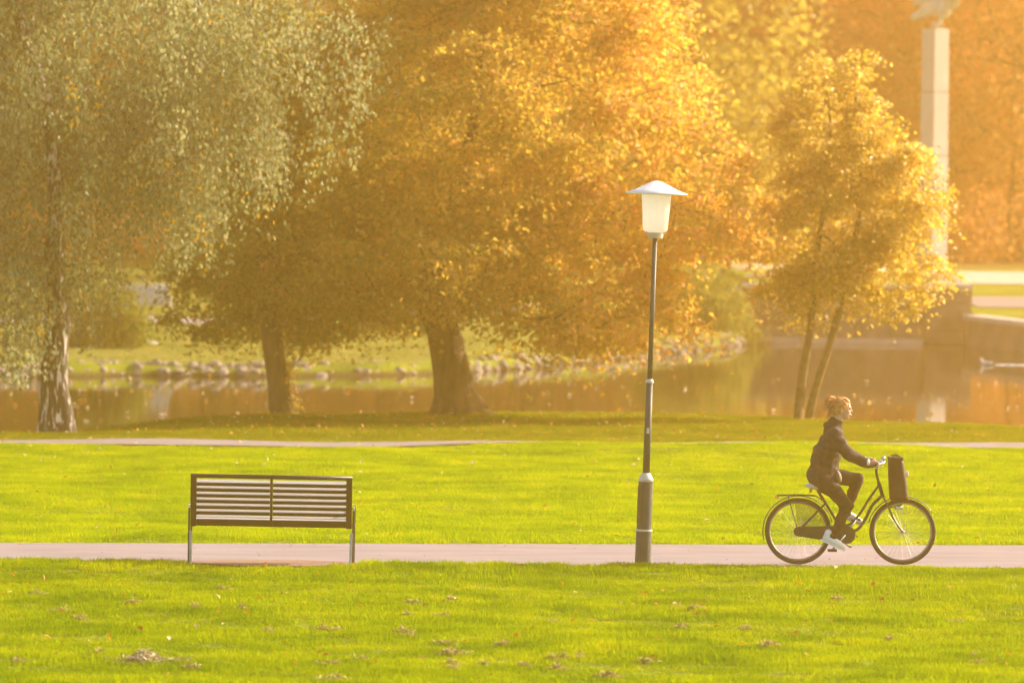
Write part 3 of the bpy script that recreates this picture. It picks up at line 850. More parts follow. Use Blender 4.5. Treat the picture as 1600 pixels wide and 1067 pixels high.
FT = [('beech_tree', 'rusty beech filling the gap between the yellow-green tree and the young tree', 1235, 192, 0, (1, 1, 1.05), ORG),
      ('beech_tree', 'orange beech rising directly behind the white column', 1440, 196, 2, (1.05, 1, 1.1), ORG),
      ('beech_tree', 'golden beech at the right edge of the picture behind the terrace', 1590, 190, 0, (1, 1, 1.0), GLD),
      ('oak_tree', 'olive oak behind the crown of the broad tree', 830, 184, 0, (1.1, 1, 1), OLV),
      ('oak_tree', 'olive-gold oak seen between the leaning tree and the broad tree', 600, 190, 2, (1, 1, 1), GLD),
      ('oak_tree', 'dull olive oak behind the far bench', 330, 178, 2, (1.0, 1, 1.05), OLV),
      ('oak_tree', 'dull green oak behind the weeping birch at the left', 120, 184, 0, (1, 1, 1.1), OLV),
      ('oak_tree', 'dark olive oak just past the left edge of the picture', -80, 180, 1, (1.3, 1.2, 1), OLV),
      ('maple_tree', 'russet maple of the back row behind the column and young tree', 1340, 214, 1, (1.5, 1.2, 1.1), RUS),
      ('maple_tree', 'gold maple of the back row above the terrace right of the column', 1520, 216, 2, (1.2, 1.2, 1.2), ORG),
      ('maple_tree', 'orange maple of the back row past the right edge', 1720, 205, 2, (1.1, 1.2, 1.15), GLD),
      ('maple_tree', 'russet maple of the back row left of the yellow-green tree', 960, 212, 2, (1.1, 1.2, 1.2), ORG),
      ('maple_tree', 'olive maple of the back row over the broad tree', 720, 214, 0, (1.2, 1.2, 1.2), OLV),
      ('maple_tree', 'gold-green maple of the back row over the leaning tree', 470, 212, 0, (1.2, 1.2, 1.2), GLD),
      ('maple_tree', 'green maple of the back row over the far bench', 220, 214, 2, (1.2, 1.2, 1.2), OLV),
      ('maple_tree', 'green maple of the back row behind the birch', 0, 212, 0, (1.2, 1.2, 1.2), OLV),
      ('maple_tree', 'rusty maple of the back row directly above the yellow-green tree', 1140, 216, 0, (1.2, 1.2, 1.2), ORG)]
for i, (nm, lb, px, ds, kd, sc, c) in enumerate(FT):
    far_tree(nm, lb, px, ds, kd, sc, c, rot=i * 1.3)

# undergrowth at the foot of the wood
n = 1500
cu = np.stack([rng.uniform(-26, 26, n), rng.uniform(185, 196, n), np.zeros(n)], -1)
hh_ = 2.6 + 1.6 * vnoise0(cu[:, 0], cu[:, 1], .22)
cu[:, 2] = terrain(cu[:, 0], cu[:, 1]) + rng.random(n) ** .8 * hh_
lm = clump_leaves('wood_undergrowth', cu, 22, 0.26, 0.42, tone_mu=.4, tone_clump=.22)
ug = link('wood_undergrowth', lm, M['leaf_far'], kind='stuff', label='dense russet undergrowth along the foot of the wood beyond the lake', cat='undergrowth')
ug.color = (0.62, 0.32, 0.14, 1)

# ---- bushes on the far bank
def bush(name, label, px, py, dist, rx, ry, rz, n, tone, leafL=0.10, dy=0, droop=.9):
    c = P(px, py, dist)
    zb = tz(c.x, c.y)
    root = empty(name, (c.x, c.y, zb), label=label, cat='bush')
    cz = max(zb + rz * 0.8, c.z)
    u = rand_unit(n) * (rng.random(n) ** (1 / 6))[:, None]
    cl = np.array([0, 0, cz - zb]) + u * np.array([rx, ry, rz])
    cl = cl[cl[:, 2] > 0.05]
    lm = clump_leaves('foliage', cl, 34, leafL, 0.16, flat=1.2, tone_mu=tone, droop=droop)
    link('foliage', lm, M['leaf_bush'], root, kind='stuff')
    A, B, ra, rb = grow([Vector((0, 0, -.1)), Vector((0, 0, .2)), Vector((0, 0, .4))], cl[rng.choice(len(cl), 60)], step=.4, tip=.01)
    link('stems', segs_mesh('stems', A, B, np.minimum(ra, .05), np.minimum(rb, .05), 4), M['bark'], root, kind='stuff')
bush('willow_bush', 'rounded green bush leaning over the bank left of the retaining wall', 1095, 480, 146, 1.15, 1.2, 0.85, 330, .55)
bush('willow_bush', 'shaded olive bush on the far bank between birch trunk and far bench', 160, 505, 129, 0.95, 0.9, 0.85, 320, .1)
bush('shoreline_shrub', 'low green shrub at the foot of the wall where the stones end', 1172, 528, 146.3, .32, .3, .22, 40, .7, .08)
bush('shoreline_shrub', 'dark low shrub on the far bank beyond the left edge of the broad tree trunk', 1040, 470, 152, .8, .7, .7, 150, .3)

# ------------------------------------------------------------------ far shore stones
shore = empty('far_shore', (0, 130, 0))
shore['kind'] = 'structure'
rock_me = []
for k in range(7):
    bm = bmesh.new()
    bmesh.ops.create_icosphere(bm, subdivisions=2, radius=1)
    for v in bm.verts:
        nz_ = mnoise.noise(v.co * 1.1 + Vector((k * 7, 0, 0)))
        v.co *= 1 + 0.45 * nz_
        v.co.x = round(v.co.x * 2.2) / 2.2 * 0.5 + v.co.x * 0.5
        v.co.z = round(v.co.z * 2.2) / 2.2 * 0.5 + v.co.z * 0.5
    me = bpy.data.meshes.new('stone'); bm.to_mesh(me); bm.free(); me.materials.append(M['stone'])
    rock_me.append(me)
random.seed(11)
for row, (dy, zz, s0) in enumerate([(-0.1, -0.40, .135), (0.14, -0.33, .13), (0.42, -0.25, .14)]):
    x = P(-60, 560, 124).x
    while x < WX0 - 0.1:
        s = s0 * random.uniform(.55, 1.25)
        y = float(np.interp(x, FX, FY)) + dy + random.uniform(-.12, .12)
        o = link('stone', random.choice(rock_me), None, shore)
        o.location = (x, y - 130, zz + random.uniform(-.06, .05))
        o.scale = (s * random.uniform(.9, 1.4), s, s * random.uniform(.5, .85))
        o.rotation_euler = (random.uniform(-.3, .3), random.uniform(-.3, .3), random.uniform(0, 6.28))
        x += s * random.uniform(1.0, 1.7)

# ------------------------------------------------------------------ retaining wall with pier, quay
wall = empty('retaining_wall', (WX0, WALL_Y, WATER_Z), label='low stone retaining wall with pale coping at the water behind the young tree', cat='wall')
bw = 0.98
nb = int((WX1 - 1.25 - WX0) / bw) + 1
for c in range(3):
    z0 = 0.12 + c * 0.42
    for i in range(nb + 1):
        w = bw
        xa = i * bw - (0.5 * bw if c % 2 else 0)
        xb = xa + w
        xa = max(xa, 0); xb = min(xb, WX1 - 1.27 - WX0)
        if xb - xa < .15: continue
        bm = bmesh.new()
        box(bm, ((xa + xb) / 2, 0.30 + random.uniform(-.015, .015), z0 + .19), (xb - xa - .02, 0.5, .405), bevel=.012)
        bm_obj('stone_block', bm, M['wall'], wall)
bm = bmesh.new(); box(bm, ((WX1 - 1.27 - WX0) / 2, .36, 0.62), (WX1 - 1.27 - WX0, .42, 1.6)); bm_obj('backing', bm, M['wall'], wall)
bm = bmesh.new(); box(bm, ((WX1 - 1.27 - WX0) / 2, 0.05, 0.06), (WX1 - WX0 - 1.27, 0.35, .14), bevel=.02); bm_obj('ledge', bm, M['coping'], wall)
for i in range(4):
    Lc = (WX1 - 1.27 - WX0) / 4
    bm = bmesh.new(); box(bm, (Lc * (i + .5), .28, 1.46), (Lc - .02, .66, .12), bevel=.015); bm_obj('coping_stone', bm, M['coping'], wall)
pier = empty('wall_pier', (WX1 - 0.63, WALL_Y, WATER_Z), label='square stone pier ending the retaining wall left of the low quay', cat='pier')
for c in range(4):
    bm = bmesh.new(); box(bm, (0, .25 + random.uniform(-.01, .01), .02 + .35 * c + .17), (1.22, .8, .34), bevel=.012); bm_obj('stone_block', bm, M['wall'], pier)
bm = bmesh.new(); box(bm, (0, .25, 1.49), (1.28, .88, .14), bevel=.015); bm_obj('coping_stone', bm, M['coping'], pier)
q0 = Vector((WX1 + .02, WALL_Y - .05, WATER_Z)); q1 = Vector((WX1 + 2.3, WALL_Y - 13, WATER_Z)); q2 = Vector((WX1 + 12, WALL_Y - 24, WATER_Z))
quay = empty('quay_wall', q0, label='low dark quay wall running forward from the pier at right', cat='wall')
for (a, b_) in ((q0, q1), (q1, q2)):
    n = max(2, int((b_ - a).length / 1.6)); d = (b_ - a) / n; rz = math.atan2(d.y, d.x)
    for i in range(n):
        c = a + d * (i + .5) - q0
        bm = bmesh.new(); box(bm, (0, 0, .30), (d.length - .02, .5, .66), bevel=.015); ob = bm_obj('stone_block', bm, M['wall'], quay); ob.location = c; ob.rotation_euler = (0, 0, rz)
        bm = bmesh.new(); box(bm, (0, 0, .71), (d.length - .02, .6, .14), bevel=.015); ob = bm_obj('coping_stone', bm, M['coping'], quay); ob.location = c; ob.rotation_euler = (0, 0, rz)

# ------------------------------------------------------------------ white column with bronze bird
CD = 160.0
cb = P(1457, 420, CD); cz = tz(cb.x, CD)
ctop = P(1462, 45, CD)
col = empty('stone_column', (cb.x, CD, cz), (0, 0, R(38)), label='tall white square stone column standing on the lake terrace', cat='column')
H = ctop.z - cz
colside = 0.58
lean = Vector((ctop.x - cb.x, 0, 0)) / H
ns = 4; hh = H / ns
for i in range(ns):
    bm = bmesh.new()
    k0 = 1 - 0.02 * i
    box(bm, (0, 0, hh * (i + .5)), (colside * k0, colside * k0, hh - .028), bevel=.015)
    bm_obj('stone_section', bm, M['column'], col)
bm = bmesh.new(); box(bm, (0, 0, H / 2), (colside - .08, colside - .08, H - .02)); bm_obj('core', bm, M['wall'], col)
bm = bmesh.new(); box(bm, (0, 0, .12), (1.1, 1.1, .3), bevel=.02); bm_obj('plinth', bm, M['coping'], col)
st = empty('bird_statue', (ctop.x, CD, cz + H), label='pale bronze bird sculpture with spread wings on top of the column', cat='statue')
sc_ = CD / F_PX
def stp(px, py): return Vector(((px - 1462) * sc_, 0, (45 - py) * sc_))
bm = bmesh.new(); tube(bm, spline([stp(1466, 28) + Vector((0, 0, .0)), stp(1475, 14), stp(1478, -4), stp(1474, -22)], 6), [0.05 + .17 * math.sin(math.pi * min(1, i / 18 + .12)) for i in range(19)], 12); bm_obj('body', bm, M['bronze'], st, smooth=True)
for s in (-1, 1):
    bm = bmesh.new(); tube(bm, [stp(1468 + s * 3, 45) + Vector((0, s * .09, 0)), stp(1469 + s * 2, 34) + Vector((0, s * .09, 0)), stp(1470, 22)], [.04, .045, .09], 8); bm_obj('leg', bm, M['bronze'], st, smooth=True)
def wing(pts, w, name):
    bm = bmesh.new()
    sp_ = spline(pts, 6); n = len(sp_)
    tube(bm, sp_, [w * (0.35 + 0.9 * math.sin(math.pi * (i / (n - 1)) ** .7)) for i in range(n)], 10, flat=.35)
    bm_obj(name, bm, M['bronze'], st, smooth=True)
wing([stp(1472, 8), stp(1455, 14), stp(1440, 22), stp(1422, 30)], .16, 'tail')
wing([stp(1474, 4), stp(1452, 0) + Vector((0, .3, 0)), stp(1428, 6) + Vector((0, .6, 0))], .14, 'wing')
wing([stp(1476, 6), stp(1486, 4) + Vector((0, -.2, 0)), stp(1494, -14) + Vector((0, -.5, 0))], .18, 'wing')
wing([stp(1476, -18), stp(1482, -34), stp(1492, -40)], .09, 'neck')
bm = bmesh.new(); bmesh.ops.create_uvsphere(bm, u_segments=14, v_segments=10, radius=.095); bmesh.ops.translate(bm, vec=stp(1459, 39.6), verts=bm.verts); bm_obj('stone_ball', bm, M['column'], st, smooth=True)

# ------------------------------------------------------------------ benches
def make_bench(name, pos, rot, label, dark, pale, leg, Wd=1.646, simple=False):
    root = empty(name, pos, rot, label=label, cat='bench')
    hw = Wd / 2
    zb, zt = 0.405, 0.912
    tilt = 0.16           # the back leans towards its rear (-y) as it rises
    def bp_(x, z): return Vector((x, -(z - zb) * tilt, z))
    for s in (-1, 1):
        bm = bmesh.new()
        rx = Matrix.Rotation(math.atan(tilt), 3, 'X')
        box(bm, (s * (hw - .03), -(0.5 * (zt - zb)) * tilt, (zb + zt) / 2), (.06, .045, zt - zb + .02), rot=rx, bevel=.006)
        bm_obj('back_upright', bm, dark, root)
        bm = bmesh.new()
        box(bm, (s * (hw - .006), -.022, .165), (.026, .02, .37), rot=Matrix.Rotation(s * R(1), 3, 'Y'), bevel=.004)
        bm_obj('leg', bm, leg, root)
        bm = bmesh.new()
        box(bm, (s * (hw + .014), .01, .28), (.018, .05, .60), bevel=.004)
        bm_obj('leg', bm, dark, root)
        bm = bmesh.new()
        box(bm, (s * (hw + .014), .44, .21), (.018, .05, .46), bevel=.004)
        bm_obj('leg', bm, dark, root)
        bm = bmesh.new()
        tube(bm, spline([(s * (hw + .014), .02, .60), (s * (hw + .014), .2, .61), (s * (hw + .014), .44, .58), (s * (hw + .014), .45, .43)], 5), .012, 8)
        bm_obj('armrest', bm, dark, root, smooth=True)
        bm = bmesh.new(); box(bm, (s * (hw + .018), -.005, .600), (.016, .05, .035), bevel=.005); bm_obj('armrest_cap', bm, M['bright_steel'], root)
        bm = bmesh.new(); box(bm, (s * hw + .012, -.03, .005), (.014, .05, .05), bevel=.004); bm_obj('foot', bm, M['bright_steel'], root)
    bm = bmesh.new(); box(bm, bp_(0, (zb + zt) / 2) + Vector((0, -.01, 0)), (.026, .03, zt - zb), rot=Matrix.Rotation(math.atan(tilt), 3, 'X'), bevel=.003)
    bm_obj('back_upright', bm, dark, root)
    bm = bmesh.new(); tube(bm, [bp_(-hw, zt), bp_(hw, zt)], .022, 12, up=Vector((0, 0, 1))); bm_obj('top_rail', bm, dark, root, smooth=True)
    bm = bmesh.new(); box(bm, bp_(0, zb + .03) + Vector((0, .02, 0)), (Wd - .12, .03, .07), rot=Matrix.Rotation(math.atan(tilt), 3, 'X'), bevel=.008); bm_obj('bottom_rail', bm, dark, root)
    n = 7
    z0, z1 = zb + .095, zt - .056
    pitch = (z1 - z0) / (n - 1)
    L = (Wd - .12 - .03) / 2
    bars, slats = None, None
    for i in range(n):
        z = z0 + i * pitch
        for s in (-1, 1):
            bm = bmesh.new()
            # pale board leaning back, face turned to the sky
            box(bm, (0, 0, 0), (L, .010, .052), rot=Matrix.Rotation(R(-62), 3, 'X'), bevel=.002)
            o = bm_obj('slat', bm, pale, root)
            o.location = bp_(s * (L / 2 + .015), z) + Vector((0, .034, 0))
            if i < n - 1:
                bm = bmesh.new(); box(bm, (0, 0, 0), (L, .016, pitch * .5), rot=Matrix.Rotation(math.atan(tilt), 3, 'X'), bevel=.003)
                o = bm_obj('back_bar', bm, dark, root)
                o.location = bp_(s * (L / 2 + .015), z + pitch / 2)
    # seat
    for i in range(8):
        bm = bmesh.new(); box(bm, (0, .06 + i * .053, .43 + .002 * i), (Wd - .06, .042, .022), bevel=.004); bm_obj('seat_slat', bm, pale if i else dark, root)
    for s in (-1, 1):
        bm = bmesh.new(); box(bm, (s * (hw - .02), .24, .405), (.04, .46, .03), bevel=.004); bm_obj('seat_frame', bm, dark, root)
    return root
pb = G(422.5, 884)
make_bench('park_bench', (pb.x, pb.y, 0.0), (0, R(0.45), 0), 'dark metal park bench seen from behind at the edge of the near footpath', M['bench_dark'], M['bench_pale'], M['galv'])
fb = P(215, 512, 140.0)
make_bench('park_bench', (fb.x, 139.3, tz(fb.x, 139.3) + .01), (0, 0, R(-4)), 'grey slatted bench on the far bank beside the olive bush', M['galv'], M['galv'], M['stone'])

# ------------------------------------------------------------------ street lamp
lb_ = G(1004, 887)
LP = Vector((lb_.x, 58.2, 0))
s_ = 58.2 / F_PX
lamp = empty('street_lamp', LP, (0, R(1.5), 0), label='tall lamp post with white conical hat and frosted glass shade by the footpath', cat='street lamp')
def lz(py): return (887 - py) * s_
bm = bmesh.new(); lathe(bm, [(.001, -.1), (.083, -.1), (.083, 0), (.080, lz(828)), (.001, lz(828))], 28); bm_obj('base_sleeve', bm, M['pole'], lamp, smooth=False)
bm = bmesh.new(); lathe(bm, [(.001, lz(829)), (.088, lz(829)), (.088, lz(826)), (.001, lz(826))], 28); bm_obj('collar', bm, M['pole_pale'], lamp)
bm = bmesh.new(); lathe(bm, [(.001, lz(826)), (.077, lz(826)), (.074, lz(751)), (.001, lz(751))], 28); bm_obj('lower_post', bm, M['pole'], lamp)
bm = bmesh.new(); lathe(bm, [(.001, lz(751.5)), (.078, lz(751.5)), (.074, lz(747)), (.040, lz(738)), (.001, lz(738))], 28); bm_obj('cone_collar', bm, M['pole_pale'], lamp, smooth=True)
bm = bmesh.new(); lathe(bm, [(.001, lz(739)), (.037, lz(739)), (.034, lz(596)), (.001, lz(596))], 24); bm_obj('middle_post', bm, M['pole'], lamp, smooth=True)
bm = bmesh.new(); lathe(bm, [(.001, lz(597)), (.042, lz(597)), (.042, lz(594)), (.028, lz(591)), (.001, lz(591))], 24); bm_obj('collar', bm, M['pole_pale'], lamp, smooth=False)
bm = bmesh.new(); lathe(bm, [(.001, lz(592)), (.026, lz(592)), (.024, lz(369)), (.001, lz(369))], 24); bm_obj('upper_post', bm, M['pole'], lamp, smooth=True)
bm = bmesh.new(); lathe(bm, [(.001, lz(371)), (.076, lz(371)), (.082, lz(368)), (.084, lz(362)), (.001, lz(362))], 28); bm_obj('lamp_holder', bm, M['coping'], lamp)
bm = bmesh.new(); lathe(bm, [(.06, lz(362)), (.108, lz(361)), (.126, lz(358)), (.152, lz(303))], 40); bm_obj('glass_shade', bm, M['opal'], lamp, smooth=True)
bm = bmesh.new(); lathe(bm, [(.001, lz(303.2)), (.30, lz(302.8)), (.318, lz(301.6)), (.317, lz(300.4)), (.22, lz(295.5)), (.13, lz(288.5)), (.07, lz(284)), (.03, lz(281.8)), (.001, lz(281.4))], 48); bm_obj('lamp_hat', bm, M['lamp_cap'], lamp, smooth=True)
bm = bmesh.new()
for k in range(9):
    a = R(180 + (k - 4) * 9)
for z0, z1 in ((lz(815), lz(758)),):
    row = []
    for k in range(8):
        a = R(188 + k * 9)
        row.append((Vector((.0815 * math.cos(a), .0815 * math.sin(a), z0)), Vector((.0795 * math.cos(a), .0795 * math.sin(a), z1))))
    vv = [(bm.verts.new(a), bm.verts.new(b)) for a, b in row]
    vi = [(bm.verts.new(a * 1 - Vector((a.x, a.y, 0)) * .1), bm.verts.new(b - Vector((b.x, b.y, 0)) * .1)) for a, b in row]
    for k in range(7):
        bm.faces.new((vv[k][0], vv[k + 1][0], vv[k + 1][1], vv[k][1]))
    for a, b in ((0, 0), (7, 7)):
        bm.faces.new((vv[a][0], vv[a][1], vi[a][1], vi[a][0]))
bm_obj('hatch_door', bm, M['hatch'], lamp)
bm = bmesh.new()
vv = []
for k in range(6):
    a = R(250 + k * 9)
    vv.append((bm.verts.new((.0372 * math.cos(a), .0372 * math.sin(a), lz(676))), bm.verts.new((.0372 * math.cos(a), .0372 * math.sin(a), lz(667)))))
for k in range(5): bm.faces.new((vv[k][0], vv[k + 1][0], vv[k + 1][1], vv[k][1]))
bm_obj('sticker', bm, M['pole_pale'], lamp)

# ------------------------------------------------------------------ bicycle
BD = 58.78
bo = P(1320, 881, BD)
bsc = BD / F_PX
bike = empty('bicycle', (bo.x, BD, 0.014), (0, R(-0.25), 0), label='dark step-through city bicycle ridden along the footpath', cat='bicycle')
def B(px, py, y=0.0): return Vector(((px - 1320) * bsc, y, (881 - py) * bsc))
RW, FW = B(1246.5, 829), B(1410, 829)
WR = 0.335
RW.z = FW.z = WR + .012
def make_wheel(c):
    w = empty('wheel', c); w.parent = bike
    bm = bmesh.new(); ring(bm, (0, 0, 0), WR - .012, .021, 72, 10); bm_obj('tyre', bm, M['tyre'], w, smooth=True)
    bm = bmesh.new(); ring(bm, (0, 0, 0), WR - .036, .012, 72, 8, flat=1.1); bm_obj('rim', bm, M['rim'], w, smooth=True)
    bm = bmesh.new(); tube(bm, [(0, -.05, 0), (0, .05, 0)], .022, 14, up=Vector((0, 0, 1))); bm_obj('hub', bm, M['chrome'], w, smooth=True)
    bm = bmesh.new()
    for k in range(36):
        a = 2 * math.pi * k / 36; s = 1 if k % 2 else -1
        b = a + s * (0.35 if k % 4 < 2 else -.35)
        tube(bm, [(math.cos(b) * .02, s * .03, math.sin(b) * .02), (math.cos(a) * (WR - .04), 0, math.sin(a) * (WR - .04))], .0014, 4, cap=False)
    bm_obj('spokes', bm, M['chrome'], w, kind='stuff')
make_wheel(RW); make_wheel(FW)
def part(name, pts, r, mat=None, n=6, seg=10, flat=1.0):
    bm = bmesh.new(); tube(bm, spline(pts, n) if len(pts) > 2 else pts, r, seg, flat=flat)
    return bm_obj(name, bm, mat or M['bike'], bike, smooth=True)
BB = B(1320, 833)
HTt, HTb = B(1372, 752), B(1379, 775)
part('head_tube', [HTt, HTb], .020)
part('down_tube', [HTb + Vector((-.01, 0, .02)), B(1362, 788), B(1352, 808), B(1340, 825), BB], .017)
part('top_tube', [HTt + Vector((0, 0, -.03)), B(1357, 778), B(1342, 802), B(1326, 818), B(1312, 815)], .013)
part('seat_tube', [BB, B(1276, 764)], .016)
part('seat_post', [B(1284, 776), B(1276, 760)], .012, M['chrome'])
for s in (-1, 1):
    part('chain_stay', [RW + Vector((0, s * .06, 0)), BB + Vector((-.04, s * .03, 0))], .009)
    part('seat_stay', [RW + Vector((0, s * .06, 0)), B(1288, 786, s * .03)], .008)
    part('fork_blade', [FW + Vector((0, s * .05, 0)), B(1398, 812, s * .05), B(1385, 785, s * .045), B(1380, 776, s * .03)], .010)
part('steerer', [HTt, B(1368, 735), B(1370, 722)], .014, M['bike'])
# handlebar
part('handlebar', [B(1352, 725, -.29), B(1364, 722.5, -.28), B(1378, 719, -.20), B(1380, 718, -.08), B(1371, 722, 0), B(1380, 718, .08), B(1378, 719, .20), B(1364, 722.5, .28), B(1352, 725, .29)], .011, M['chrome'])
for s in (-1, 1):
    part('grip', [B(1351, 725.2, s * .291), B(1358, 724.2, s * .286), B(1366, 722.2, s * .278)], .0165, M['bag'])
    part('brake_lever', [B(1376, 720, s * .21), B(1370, 726, s * .245), B(1360, 728.5, s * .275)], .005, M['chrome'])
bm = bmesh.new(); bmesh.ops.create_uvsphere(bm, u_segments=12, v_segments=8, radius=.024); bmesh.ops.translate(bm, vec=B(1378, 713, -.12), verts=bm.verts); bm_obj('bell', bm, M['chrome'], bike, smooth=True)
# mudguards
def guard(c, a0, a1, name='mudguard'):
    bm = bmesh.new(); r = WR + .028; rows = []
    for i in range(41):
        a = R(a0 + (a1 - a0) * i / 40)
        row = []
        for j in range(7):
            b = (j - 3) / 3
            q = r + .008 * (1 - b * b)
            row.append(bm.verts.new(c + Vector((q * math.cos(a), .029 * b, q * math.sin(a)))))
        rows.append(row)
    for i in range(40):
        for j in range(6): bm.faces.new((rows[i][j], rows[i][j + 1], rows[i + 1][j + 1], rows[i + 1][j]))
    ob = bm_obj(name, bm, M['bike'], bike, smooth=True)
    so = ob.modifiers.new('solid', 'SOLIDIFY'); so.thickness = .003
guard(RW, -5 + 20, 195); guard(FW, 35, 165)
# coat guard
bm = bmesh.new(); pp = []
for s in (-1, 1):
    vs = [bm.verts.new(RW + Vector((0, s * .05, 0)))]
    for k in range(15):
        a = R(12 + 85 * k / 14); vs.append(bm.verts.new(RW + Vector(((WR + .005) * math.cos(a), s * .042, (WR + .005) * math.sin(a)))))
    bm.faces.new(vs)
bm_obj('coat_guard', bm, M['net'], bike)
# chain case
bm = bmesh.new(); prof = []
c0, c1 = RW + Vector((0, -.05, 0)), BB + Vector((0.01, -.05, 0))
for k in range(13):
    a = R(90 + 180 * k / 12); prof.append(c0 + Vector((.05 * math.cos(a), 0, .05 * math.sin(a))))
for k in range(13):
    a = R(-90 + 180 * k / 12); prof.append(c1 + Vector((.095 * math.cos(a), 0, .095 * math.sin(a))))
f1 = bm.faces.new([bm.verts.new(p) for p in prof]); ex = bmesh.ops.extrude_face_region(bm, geom=[f1]); bmesh.ops.translate(bm, vec=(0, -.022, 0), verts=[g for g in ex['geom'] if isinstance(g, bmesh.types.BMVert)])
bmesh.ops.recalc_face_normals(bm, faces=bm.faces)
bm_obj('chain_case', bm, M['bike'], bike)
# cranks and pedals
PN, PF = B(1299, 857, -.14), B(1338, 811, .14)
part('crank', [BB + Vector((0, -.085, 0)), Vector((PN.x, -.095, PN.z))], .010, M['chrome'])
part('crank', [BB + Vector((0, .06, 0)), Vector((PF.x, .08, PF.z))], .010, M['chrome'])
for p, s in ((PN, -1), (PF, 1)):
    bm = bmesh.new(); box(bm, p, (.095, .10, .024), rot=None, bevel=.004); bm_obj('pedal', bm, M['tyre'], bike)
# rack, rear light, stand, headlight
part('rack_rail', [B(1213, 773, -.05), B(1245, 772, -.05), B(1273, 773, -.05)], .006)
part('rack_rail', [B(1213, 773, .05), B(1245, 772, .05), B(1273, 773, .05)], .006)
for x in (1217, 1232, 1248, 1264): part('rack_rail', [B(x, 772.5, -.05), B(x, 772.5, .05)], .005)
for s in (-1, 1): part('rack_strut', [RW + Vector((0, s * .065, 0)), B(1230, 773, s * .055)], .004)
part('rack_strut', [B(1273, 773), B(1286, 781)], .006)
bm = bmesh.new(); box(bm, B(1213, 776), (.03, .08, .03), bevel=.008); bm_obj('rear_light', bm, M['reflector'], bike)
part('kickstand', [B(1312, 838, .05), B(1326, 852, .07), B(1331, 853, .08)], .009)
part('headlight_bracket', [B(1383, 782), B(1388, 790), B(1400, 789)], .006)
bm = bmesh.new(); tube(bm, [B(1397, 791), B(1409, 790)], [.022, .034], 14); bm_obj('headlight', bm, M['chrome'], bike, smooth=True)
# saddle with springs
bm = bmesh.new()
bmesh.ops.create_uvsphere(bm, u_segments=24, v_segments=14, radius=1)
for v in bm.verts:
    x = v.co.x; w = .105 * (1 - .62 * sstep((x + .2) / 1.0))
    v.co = Vector((x * .135, v.co.y * w, v.co.z * .034 + .012 * (x < -.3)))
bmesh.ops.translate(bm, vec=B(1277, 759), verts=bm.verts); bm_obj('saddle', bm, M['saddle'], bike, smooth=True)
for s in (-1, 1):
    bm = bmesh.new()
    pts = [B(1266, 762) + Vector((.015 * math.cos(t * 1.2), s * .05 + .015 * math.sin(t * 1.2), -.0032 * t)) for t in range(14)]
    tube(bm, pts, .0035, 6); bm_obj('saddle_spring', bm, M['reflector'], bike, smooth=True)
# front carrier
part('front_carrier', [B(1391, 779, -.08), B(1405, 779, -.08), B(1419, 779, -.08)], .006)
part('front_carrier', [B(1391, 779, .08), B(1405, 779, .08), B(1419, 779, .08)], .006)
for x in (1392, 1405, 1418): part('front_carrier', [B(x, 779, -.08), B(x, 779, .08)], .005)
part('front_carrier', [B(1405, 779), B(1407, 786)], .006)
# bag standing on the front carrier
bag = empty('carrier_bag', Vector((bo.x, BD, .014)) + B(1404, 778), label='tall dark brown bag standing on the front carrier of the bicycle', cat='bag')
bm = bmesh.new()
n = 10; rows = []
for i in range(n + 1):
    f = i / n; z = .425 * f
    cx = (-.045) * f; hw = .098 - .022 * f; hd = .15 - .02 * f
    puff = 1 + .05 * math.sin(f * math.pi)
    row = []
    for k in range(28):
        a = 2 * math.pi * k / 28
        ca, sa = math.cos(a), math.sin(a)
        row.append(bm.verts.new((cx + hw * puff * math.copysign(abs(ca) ** .5, ca), hd * math.copysign(abs(sa) ** .5, sa), z + (.012 * math.sin(a * 2) if i == n else 0))))
    rows.append(row)
for i in range(n):
    for k in range(28): bm.faces.new((rows[i][k], rows[i][(k + 1) % 28], rows[i + 1][(k + 1) % 28], rows[i + 1][k]))
bm.faces.new(rows[0][::-1]); bm.faces.new(rows[-1])
bm_obj('bag_body', bm, M['bag'], bag, smooth=True)
bm = bmesh.new(); box(bm, (-.045, 0, .427), (.15, .27, .03), bevel=.012); bm_obj('bag_flap', bm, M['bag'], bag)
for s in (-1, 1):
    bm = bmesh.new(); tube(bm, spline([(-.045 - .05, s * .12, .42), (-.045 - .03, s * .12, .455), (-.045 + .03, s * .12, .455), (-.045 + .05, s * .12, .42)], 5), .007, 6); bm_obj('handle', bm, M['bag'], bag, smooth=True)
bm = bmesh.new(); box(bm, (.075, -.03, .27), (.03, .05, .05), bevel=.008); bm_obj('buckle', bm, M['white_plastic'], bag)
bm = bmesh.new(); box(bm, (.078, .04, .25), (.025, .04, .03), bevel=.006); bm_obj('reflector', bm, M['reflector'], bag)

# ------------------------------------------------------------------ cyclist
person = empty('person', (bo.x, BD, 0.014), label='cyclist in a dark jacket, dark trousers and white shoes with red hair tied up', cat='person')
def cap_(bm, a, b, ra, rb, seg=14, n=5, ys=1.0):
    """tapered capsule"""
    a, b = Vector(a), Vector(b)
    d = (b - a); L = d.length; t = d.normalized()
    pts, rr = [], []
    for i in range(4):
        th = math.pi / 2 * (1 - i / 4.0)
        pts.append(a - t * ra * math.sin(th)); rr.append(max(ra * math.cos(th), .002))
    for i in range(n + 1):
        pts.append(a + d * i / n); rr.append(ra + (rb - ra) * i / n)
    for i in range(1, 5):
        th = math.pi / 2 * i / 4.0
        pts.append(b + t * rb * math.sin(th)); rr.append(max(rb * math.cos(th), .002))
    tube(bm, pts, rr, seg, flat=ys)

